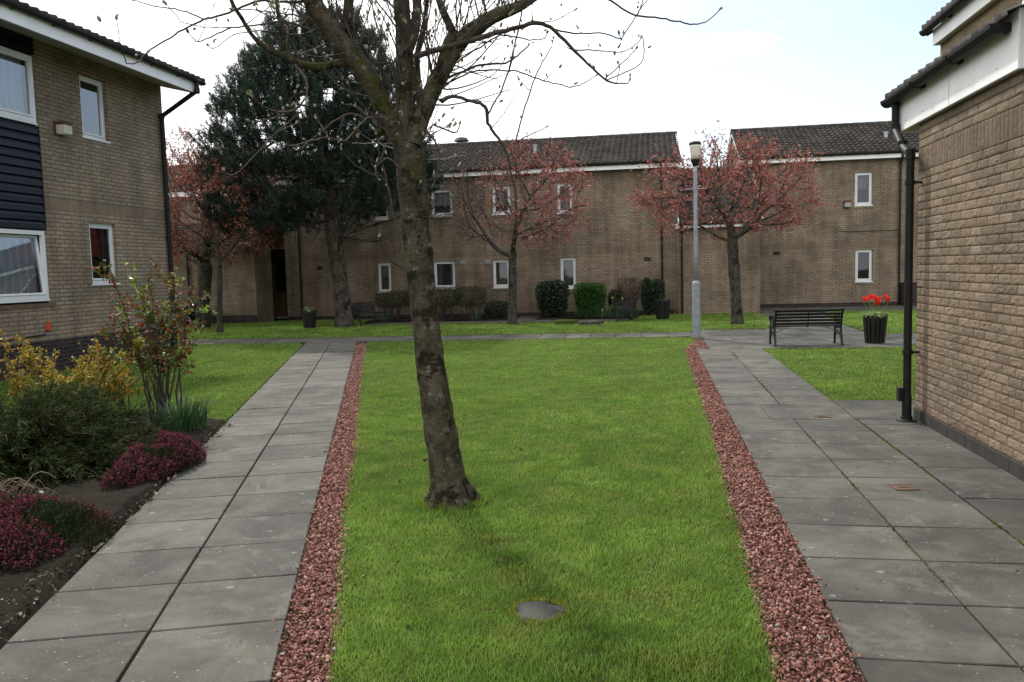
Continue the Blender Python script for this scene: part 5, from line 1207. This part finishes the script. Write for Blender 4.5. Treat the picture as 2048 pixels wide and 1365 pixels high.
for i, (x, y, lab) in enumerate(((-9.05, 28.45, 'sparse clipped hedge plant under the narrow window by the pine'), (-8.0, 28.4, 'sparse clipped hedge plant half hidden by the leaning trunk'), (-7.05, 28.35, 'sparse clipped hedge plant just right of the leaning trunk, under the curtained window'), (-6.15, 28.3, 'sparse clipped hedge plant at the open right end of its row'))):
    clipped('hedge_plant', lab, (x, y, 0), (.56, .4, 1.02 if i == 0 else 1.12), 'grey_hedge', 3000, .045, 4.5, .05, 14, .45, 'hedge', 'sparse hedge row under the windows', seed=20+i, core=False)
clipped('hedge_bush', 'low dark mound bush left of the half bare cherry trunk', (-5.15, 28.1, 0), (.48, .4, .62), 'grey_hedge', 2600, .045, 4, .05, 6, .05, seed=25)
clipped('hedge_bush', 'dark glossy round bush against the porch block far left', (-15.85, 27.1, 0), (.55, .45, .75), 'dark_hedge', 2200, .06, 2.5, 0, 4, .02, seed=26)
def straps(name, label, c, rx, ry, n, h, mat='strap', flowers=(), cat='plant', wid=.010, seed=1):
    global RNG
    RNG = np.random.default_rng(seed); t = thing(name, label, cat, c); c = np.array(c, float); sp = Soup()
    for i in range(n):
        a = RNG.uniform(0, 6.28); r = math.sqrt(RNG.random()); b = c+np.array([r*rx*math.cos(a), r*ry*math.sin(a), 0]); L = h*RNG.uniform(.6, 1.1); out = unit(np.array([math.cos(a)+RNG.normal()*.5, math.sin(a)+RNG.normal()*.5, 0])); s = np.cross(out, [0, 0, 1]); ln = RNG.uniform(.15, .7)
        V = []; 
        for k in range(5):
            u = k/4; p = b+out*L*ln*u**2+np.array([0, 0, L*(u-.25*ln*u**3)]); w_ = wid*(1-u**3*.9); V += [p-s*w_, p+s*w_]
        sp.add(V, [[2*k, 2*k+1, 2*k+3, 2*k+2] for k in range(4)], RNG.random())
    sp.build('leaves', M[mat], t)
    for (x, y, z, tn) in flowers:
        p = np.array([x, y, z]); s2 = Soup(); sticks(s2, [p-[.02, 0, z-.02]], [p], .006, .005, 0); 
        for k in range(6):
            a = k*math.pi/3; d = np.array([math.cos(a), -.35, math.sin(a)]); leaves(s2, p[None], unit(d)[None], .05, .018, tint=tn)
        sticks(s2, [p], [p+[0, -.035, 0]], .013, .018, tint=0, n=8); s2.build('bloom', M['daffodil'], t)
    return t
straps('daffodil_clump', 'clump of blue-green daffodil leaves with four blooms beside the side-on bench', (-1.4, 27.55, 0), 1.1, .32, 420, .48, flowers=((-1.5, 27.1, .30, .2), (-1.18, 27.4, .68, .1), (-.86, 27.3, .66, 1), (-.56, 27.3, .64, 1)), seed=31)
straps('daffodil_clump', 'small clump of green strap leaves by the low mound bush', (-5.75, 27.5, 0), .15, .15, 40, .5, seed=32)
straps('iris_clump', 'tuft of dark strap leaves at the foot of the rose bush', (-4.98, 8.05, .02), .30, .30, 170, .42, wid=.009, seed=33)
straps('iris_clump', 'sprawling strap leaves by the hedge row end near the pine', (-9.2, 27.6, 0), .4, .25, 60, .35, seed=34)

def juniper():
    global RNG
    RNG = np.random.default_rng(41); c = np.array([-5.55, 6.35, 0.0]); t = thing('juniper_bush', 'big dark green spreading juniper bush in the left flower bed', 'bush', tuple(c)); sp = Soup(); st = Soup()
    nb = 520; az = RNG.uniform(0, 2*np.pi, nb); el = np.arcsin(RNG.uniform(.02, .98, nb)); D = np.stack([np.cos(az)*np.cos(el), np.sin(az)*np.cos(el), np.sin(el)], 1)
    R_ = np.array([1.25, 1.35, .74]); L = RNG.uniform(.72, 1.06, nb)
    for i in range(nb):
        b = c+np.array([D[i, 0]*.25, D[i, 1]*.25, .05]); e = c+D[i]*R_*L[i]; e[2] = max(e[2], .10); mid = (b+e)/2+np.array([0, 0, .16]); ts = np.linspace(0, 1, 9)[:, None]
        P = (1-ts)**2*b+2*ts*(1-ts)*mid+ts**2*e; P[:, 2] -= (ts[:, 0]**4)*.05; V, F = tube_arrays(P, np.linspace(.012, .003, 9), 3); st.add(V, F, .5); dirn = unit(P[-1]-P[-3])
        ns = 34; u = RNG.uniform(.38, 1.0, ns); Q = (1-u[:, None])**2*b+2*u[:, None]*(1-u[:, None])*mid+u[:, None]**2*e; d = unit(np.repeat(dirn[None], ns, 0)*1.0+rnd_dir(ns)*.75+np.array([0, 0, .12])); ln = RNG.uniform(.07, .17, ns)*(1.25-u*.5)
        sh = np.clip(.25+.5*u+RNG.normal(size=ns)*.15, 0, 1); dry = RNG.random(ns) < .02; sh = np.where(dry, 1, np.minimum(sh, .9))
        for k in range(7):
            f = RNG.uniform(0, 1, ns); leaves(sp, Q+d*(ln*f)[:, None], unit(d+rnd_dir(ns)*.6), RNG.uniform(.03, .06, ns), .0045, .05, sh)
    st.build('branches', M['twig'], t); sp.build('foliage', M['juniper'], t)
juniper()
def heather(label, c, rx, ry, rot, h, n, seed, green=.5):
    global RNG
    RNG = np.random.default_rng(seed); c = np.array(c, float); t = thing('heather', label, 'plant', tuple(c), 0, 'pink heathers in the left bed'); a = RNG.uniform(0, 2*np.pi, n); r = np.sqrt(RNG.random(n))
    x = r*rx*np.cos(a); y = r*ry*np.sin(a); k = 1+.16*np.sin(a*3+seed)+.1*np.sin(a*5); x *= k; y *= k; X = x*math.cos(rot)-y*math.sin(rot); Y = x*math.sin(rot)+y*math.cos(rot)
    P = c+np.stack([X, Y, np.zeros(n)], 1); top = h*np.clip(1-r**3.2*.85, .12, 1)*(.72+.55*vnoise(P, 5, seed)); D = unit(np.stack([X*.7/rx, Y*.7/ry, np.full(n, 1.0)], 1)+rnd_dir(n)*.35)
    fl = Soup(); gr_ = Soup(); pk = vnoise(P, 3.2, seed+7) > green*.5
    for j in range(9):
        u = RNG.uniform(-.09, .03, n)[:, None]; q = P+np.stack([np.zeros(n), np.zeros(n), top], 1)+D*u; I = pk & (RNG.random(n) < .9); leaves(fl, q[I], unit(D[I]*.4+rnd_dir(I.sum())), RNG.uniform(.010, .019, I.sum()), RNG.uniform(.004, .007, I.sum()), .2)
    for j in range(5):
        u = RNG.uniform(-.16, .0, n)[:, None]; q = P+np.stack([np.zeros(n), np.zeros(n), top], 1)+D*u; q[:, 2] = np.maximum(q[:, 2], .01); leaves(gr_, q, unit(D+rnd_dir(n)*.7), RNG.uniform(.018, .034, n), .0028, .1)
    sticks(gr_, P, P+np.stack([np.zeros(n), np.zeros(n), top*.95], 1)+D*.01, .0022, .0014, 0)
    fl.build('flowers', M['heather'], t); gr_.build('foliage', M['heather_green'], t)
heather('crimson pink heather mound spilling onto the path beyond the juniper', (-4.20, 6.40, .03), .31, .72, .30, .23, 2400, 51, .62)
heather('crimson pink heather mound in the near left corner among dead fern stalks', (-3.90, 4.38, .03), .50, .72, .30, .25, 3200, 52, .4)
def dry_stalks():
    sp = Soup(); c = np.array([-4.42, 4.60, .22])
    for i in range(90):
        a = RNG.normal(.15, .5); d = np.array([math.cos(a), math.sin(a)*.7, RNG.uniform(-.12, .3)]); p = c+np.array([RNG.normal()*.22-.1, RNG.normal()*.18, RNG.uniform(-.04, .05)]); L = RNG.uniform(.1, .34); P = [p+d*L*u+np.array([0, 0, .10*math.sin(u*3)]) for u in np.linspace(0, 1, 6)]; V, F = tube_arrays(np.array(P), np.linspace(.0035, .0014, 6), 4); sp.add(V, F, RNG.random())
    tag(sp.build('dead_stalks', M['dry']), 'tangle of pale dead fern stalks lying on the near heather', 'stalks', None, 'stuff')
dry_stalks()
def shrub(name, label, c, stems, h, spread, leafmat, nleaf, leaf, lo, cat='bush', seed=1, fresh=None, sticky=.0, r0=.009):
    global RNG
    RNG = np.random.default_rng(seed); c = np.array(c, float); t = thing(name, label, cat, tuple(c)); st = Soup(); lf = Soup(); fr = Soup()
    for i in range(stems):
        a = RNG.uniform(0, 6.28); b = c+np.array([math.cos(a), math.sin(a), 0])*RNG.uniform(0, spread*.35); b[2] -= .03; L = h*RNG.uniform(.62, 1.05); o = np.array([math.cos(a), math.sin(a), 0])*spread*RNG.uniform(.35, 1.1); ts = np.linspace(0, 1, 10)
        P = np.array([b+o*u**1.5+np.array([0, 0, L*(u-.12*u**2)])+RNG.normal(size=3)*.012 for u in ts]); V, F = tube_arrays(P, np.linspace(r0, .0025, 10), 5); st.add(V, F, .5)
        segs = [(P, 1.0)]
        for k in range(5):
            s = RNG.integers(3, 9); d = unit(np.array([math.cos(a), math.sin(a), 0])*.5+rnd_dir(1)[0]+np.array([0, 0, .9])); ln = RNG.uniform(.12, .34)*h/1.5; Q = np.array([P[s]+d*ln*u+np.array([0, 0, .04*u*u]) for u in np.linspace(0, 1, 5)]); V, F = tube_arrays(Q, np.linspace(.004, .0015, 5), 4); st.add(V, F, .5); segs.append((Q, .6))
        for S, wgt in segs:
            n = int(nleaf*wgt/(stems*4)); u = RNG.uniform(0, len(S)-1.001, n); j = u.astype(int); p = S[j]+(S[j+1]-S[j])*(u-j)[:, None]; I = p[:, 2] > c[2]+lo*h; p = p[I]; n = len(p)
            if n == 0: continue
            d = unit(rnd_dir(n)+np.array([0, 0, .15])); use = fr if (fresh and RNG.random() < .22) else lf
            for kk in range(3): leaves(use, p+d*leaf*.35*kk, unit(d+rnd_dir(n)*.9), RNG.uniform(.6, 1.15, n)*leaf, RNG.uniform(.24, .34, n)*leaf, .12)
    st.build('stems', M['twig'], t); lf.build('foliage', M[leafmat], t)
    if fresh and fr.V: fr.build('young_foliage', M[fresh], t)
shrub('rose_bush', 'tall thin-stemmed rose bush with shiny green and red leaves before the left building', (-5.28, 8.3, .02), 17, 2.0, .46, 'rose_leaf', 1500, .052, .32, seed=61, fresh='rose_fresh', r0=.012)
shrub('golden_shrub', 'yellow and orange leaved shrub behind the juniper', (-6.0, 7.95, .02), 30, 1.16, .72, 'yellow_leaf', 4300, .036, .30, seed=62)
shrub('green_shrub', 'thin light green sprouting shrub between the golden shrub and the rose', (-5.95, 8.6, .02), 9, 1.0, .45, 'rose_fresh', 500, .04, .45, seed=63)
shrub('seedling', 'small bright green leafy plant under the juniper near the heather', (-4.22, 5.15, .04), 6, .14, .10, 'strap', 110, .045, .2, seed=64, cat='plant', r0=.003)

def ground_cover():
    sp = Soup(); n = 2600; P = np.stack([RNG.uniform(-5.4, -3.2, n), RNG.uniform(3.2, 8.6, n)], 1); P = P[in_poly(P, BED) & (vnoise(P, 1.7, 44) > .45)]; n = len(P)
    leaves(sp, np.concatenate([P, np.full((n, 1), .05)], 1), unit(rnd_dir(n)+np.array([0, 0, .5])), RNG.uniform(.015, .04, n), RNG.uniform(.004, .010, n)); tag(sp.build('ground_cover', M['heather_green']), 'sparse dark weeds and moss on the soil between the heathers', 'weeds', None, 'stuff')
ground_cover()
# ------------------------------------------------------------------ furniture
def bench():
    t = thing('bench', 'black slatted bench seen from behind at the edge of the patio', 'bench', (0, 0, 0), 0, 'black slatted benches round the court'); W2 = .655
    for x in (-W2, W2):
        m = MB()
        def strap(pts, w=.038, th=.030):
            P, _ = smooth_path([(x, y, z) for y, z in pts], [1]*len(pts), 4)
            for p, q in zip(P[:-1], P[1:]): m.bar(p-(q-p)*.12, q+(q-p)*.12, w, th, (1, 0, 0))
        strap([(-.10, 0), (-.06, .12), (-.02, .26), (.0, .38), (-.03, .5), (-.09, .64), (-.14, .745)], .032, .04); strap([(.46, 0), (.45, .12), (.42, .26), (.42, .36), (.40, .40)], .032, .04)
        strap([(-.01, .36), (.15, .345), (.30, .36), (.41, .385)], .03, .035); strap([(-.085, .60), (.06, .615), (.22, .615), (.36, .605), (.45, .57), (.46, .53), (.43, .51)], .03, .045); strap([(.43, .38), (.40, .45), (.42, .52)], .022, .03)
        strap([(.10, .35), (.16, .43), (.14, .52), (.20, .60)], .014, .02); strap([(.28, .36), (.20, .45), (.28, .53), (.24, .60)], .014, .02); strap([(.02, .16), (.12, .22), (.30, .22), (.44, .16)], .016, .022); strap([(.0, .30), (.12, .24), (.22, .30), (.32, .24), (.42, .30)], .012, .018)
        m.lathe([(.001, .0), (.022, .005), (.026, .02), (.016, .035), (.001, .04)], (x, -.145, .745), 10); m.box((x-.028, -.135, 0), (x+.028, -.06, .014)); m.box((x-.028, .42, 0), (x+.028, .50, .014))
        m.build('bench_end', M['iron'], t, local=True)
    for y, z in ((-.118, .725), (-.100, .655), (-.074, .588), (-.046, .522), (-.022, .456)):
        m = MB(); d = np.array([0, -.37, .93]); m.bar((-W2-.01, y+.022, z), (W2+.01, y+.022, z), .018, .052, (0, -.37, .93)); m.build('back_slat', M['wood_black'], t, local=True, bevel=.004)
    for i in range(6):
        m = MB(); y = .03+i*.068; m.box((-W2-.01, y, .392-.012*math.sin(i/5*3.1)), (W2+.01, y+.052, .414-.012*math.sin(i/5*3.1))); m.build('seat_slat', M['wood_black'], t, local=True, bevel=.004)
    m = MB(); m.bar((0, -.125, .755), (0, -.012, .43), .022, .008, (0, -1, 0)); m.bar((0, -.02, .43), (0, -.01, .38), .022, .008, (0, -1, 0)); m.bar((0, -.014, .385), (0, .42, .385), .025, .008); m.build('centre_strap', M['iron'], t, local=True)
    for s in (-1, 1):
        m = MB(); m.tube([(s*W2, -.02, .26), (s*(W2-.28), .1, .375)], .006, 6); m.build('stay', M['iron'], t, local=True)
    return t
b0 = bench(); b0.location = (3.09, 17.13, .017); b0.rotation_euler = (0, 0, .055); b0.scale = (.97, .97, .96)
b1 = copy_tree(b0); b1.location = (-.62, 26.1, .017); b1.rotation_euler = (0, 0, math.pi/2+.12); b1['label'] = 'black bench seen side-on near the daffodil clump and empty tub'
b2 = copy_tree(b0); b2.location = (-9.25, 25.95, .012); b2.rotation_euler = (0, 0, -math.pi/2-.35); b2['label'] = 'black bench half hidden behind the pine trunk'
def tub(h, r0, r1):
    t = thing('planter', 'black slatted wooden planter holding red tulips beside the bench', 'planter', (0, 0, 0), 0, 'black slatted planters'); n = 15
    for i in range(n):
        a = 2*math.pi*i/n+.1; hh = h*RNG.uniform(.94, 1.05); w = r1*2*math.pi/n*.74/2; m = MB(); v = []
        for z, r, s in ((0, r0, .8), (hh, r1, 1)):
            for dn, du in ((0, -w*s), (0, w*s), (.018, w*s), (.018, -w*s)): v.append(((r+dn)*math.cos(a)-du*math.sin(a), (r+dn)*math.sin(a)+du*math.cos(a), z))
        m.add(v, [(0, 1, 2, 3), (7, 6, 5, 4), (0, 4, 5, 1), (1, 5, 6, 2), (2, 6, 7, 3), (3, 7, 4, 0)]); m.build('slat', M['wood_black'], t, local=True, bevel=.003)
    m = MB()
    m.lathe([(r0-.02, .03), (r0*.45+r1*.55-.022, h*.55), (r1-.03, h*.9)], (0, 0, 0), 24); m.build('liner', M['black'], t, local=True)
    m = MB(); m.lathe([(.001, h*.9-.02), (r1-.05, h*.9-.01), (r1-.035, h*.9-.03)], (0, 0, 0), 20); m.build('compost', M['soil'], t, local=True)
    for z in (.12, h*.78):
        m = MB(); r = r0+(r1-r0)*z/h-.004; m.lathe([(r-.005, z-.015), (r+.004, z-.015), (r+.004, z+.015), (r-.005, z+.015)], (0, 0, 0), 24); m.build('hoop', M['iron'], t, local=True)
    return t
t0 = tub(.55, .165, .215); t0.location = (4.45, 17.52, .016)
t1 = copy_tree(t0); t1.location = (-10.52, 24.62, .01); t1['label'] = 'black slatted planter with small pale plants on the grass left of the pine'
t2 = copy_tree(t0); t2.location = (.41, 26.2, .01); t2['label'] = 'slatted brown-black planter without flowers between the column bush and lamp post'; t2.scale = (1.05, 1.05, 1.1)
def tulips(c):
    c = np.array(c, float); t = thing('tulips', 'red tulips with pale leaves growing in the slatted planter by the bench', 'flowers', tuple(c)); st = Soup(); lf = Soup()
    heads = ((-.20, .02, .30), (-.14, -.06, .29), (-.06, .03, .35), (-.02, -.05, .33), (.03, .02, .27), (.05, -.06, .23), (.09, .05, .29), (.02, .0, .20), (.19, .0, .34), (.24, -.03, .28), (-.09, .07, .32))
    for x, y, z in heads:
        p = c+[x, y, z]; b = c+[x*.55, y*.6, -.02]; P = np.array([b, b*.5+p*.5+RNG.normal(size=3)*.01, p]); V, F = tube_arrays(P, np.array([.005, .0045, .004]), 5); st.add(V, F, .8); m = MB()
        vs = []; n = 12
        for r, dz in ((.004, 0), (.028, .012), (.038, .035), (.040, .055), (.034, .078)):
            for i in range(n): a = 2*math.pi*i/n; k = 1+.10*math.cos(3*a)*(dz > .05); vs.append(p+[r*k*math.cos(a), r*k*math.sin(a), dz+(.012*abs(math.cos(1.5*a)) if dz > .07 else 0)])
        m.add(vs, [(j*n+i, j*n+(i+1) % n, (j+1)*n+(i+1) % n, (j+1)*n+i) for j in range(4) for i in range(n)]); m.build('tulip_head', M['tulip'], t, smooth=True)
    st.build('stems', M['rose_fresh'], t); n = 420; a = RNG.uniform(0, 6.28, n); r = RNG.uniform(.02, .24, n); P = c+np.stack([r*np.cos(a), r*np.sin(a), RNG.uniform(-.05, .07, n)], 1)
    leaves(lf, P, unit(rnd_dir(n)+np.array([0, 0, .7])), RNG.uniform(.03, .07, n), RNG.uniform(.012, .022, n)); lf.build('leaves', M['pale_leaf'], t)
tulips((4.45, 17.52, .56))
def sprigs(label, c, n, h, r):
    c = np.array(c, float); t = thing('pot_plant', label, 'plant', tuple(c)); lf = Soup(); a = RNG.uniform(0, 6.28, n); q = RNG.uniform(0, r, n); P = c+np.stack([q*np.cos(a), q*np.sin(a), RNG.uniform(-.05, h, n)], 1); leaves(lf, P, unit(rnd_dir(n)+np.array([0, 0, .9])), RNG.uniform(.04, .10, n), RNG.uniform(.01, .02, n)); lf.build('leaves', M['pale_leaf'], t)
sprigs('sparse pale green sprigs growing in the planter left of the pine', (-10.52, 24.62, .53), 70, .12, .17)
cl2 = thing('pot_plant', 'low reddish brown dead growth in the planter by the lamp post', 'plant', (.41, 26.2, .56)); lf = Soup(); n = 260; a = RNG.uniform(0, 6.28, n); q = RNG.uniform(0, .21, n); leaves(lf, np.array([.41, 26.2, .55])+np.stack([q*np.cos(a), q*np.sin(a), RNG.uniform(0, .05, n)], 1), unit(rnd_dir(n)+np.array([0, 0, .4])), .05, .018); lf.build('leaves', M['brown_hedge'], cl2)
pt = thing('flower_pot', 'small terracotta pots on the ground by the back downpipe', 'pot', (.85, 28.9, 0)); m = MB(); m.lathe([(.06, 0), (.085, .15), (.095, .15), (.095, .19), (.08, .19)], (.85, 28.9, 0), 16); m.build('pot', M['terracotta'], pt)

# lamp post
def lamp_post():
    t = thing('lamp_post', 'grey steel lamp post with white lantern and black cap beside the right path', 'lamp post', (1.05, 19.2, 0)); c = (1.05, 19.2, 0)
    m = MB(); m.lathe([(.092, -.05), (.092, 1.24), (.086, 1.27), (.052, 1.31), (.052, 1.32)], c, 24); m.build('base', M['galv'], t, smooth=False)
    m = MB(); m.lathe([(.0515, 1.31), (.047, 2.0), (.043, 3.72), (.043, 3.93)], c, 20); m.build('pole', M['galv'], t, smooth=True)
    m = MB(); m.box((.985, 19.105, .28), (1.115, 19.125, .85)); m.build('access_door', M['galv'], t, bevel=.004)
    m = MB(); m.tube([(.80, 19.2, 3.36), (1.30, 19.2, 3.36)], .010, 8); m.tube([(1.05, 19.2, 3.335), (1.05, 19.2, 3.385)], .055, 14); m.build('ladder_bar', M['galv'], t)
    m = MB(); m.lathe([(.05, 3.86), (.06, 3.90), (.10, 3.98), (.105, 4.01), (.09, 4.02)], c, 24); m.build('lantern_base', M['black'], t, smooth=True)
    m = MB(); m.lathe([(.088, 4.02), (.10, 4.12), (.118, 4.27), (.126, 4.33)], c, 28); m.build('diffuser', M['diffuser'], t, smooth=True)
    m = MB(); m.lathe([(.129, 4.325), (.135, 4.34), (.132, 4.375), (.10, 4.40), (.001, 4.41)], c, 28); m.build('lantern_cap', M['black'], t)
lamp_post()
# a street lamp beyond the long roof
fl = thing('street_lamp', 'distant street lamp head peeping over the ridge of the long house', 'lamp post', (-11.8, 52, 0)); m = MB(); m.tube([(-11.8, 52, -.1), (-11.8, 52, 9.8)], .07, 8); m.build('pole', M['galv'], fl); m = MB(); m.lathe([(.001, 9.75), (.2, 9.8), (.5, 9.85), (.35, 10.05), (.001, 10.12)], (-11.55, 52, 0), 14); m.build('lantern', M['lead'], fl)
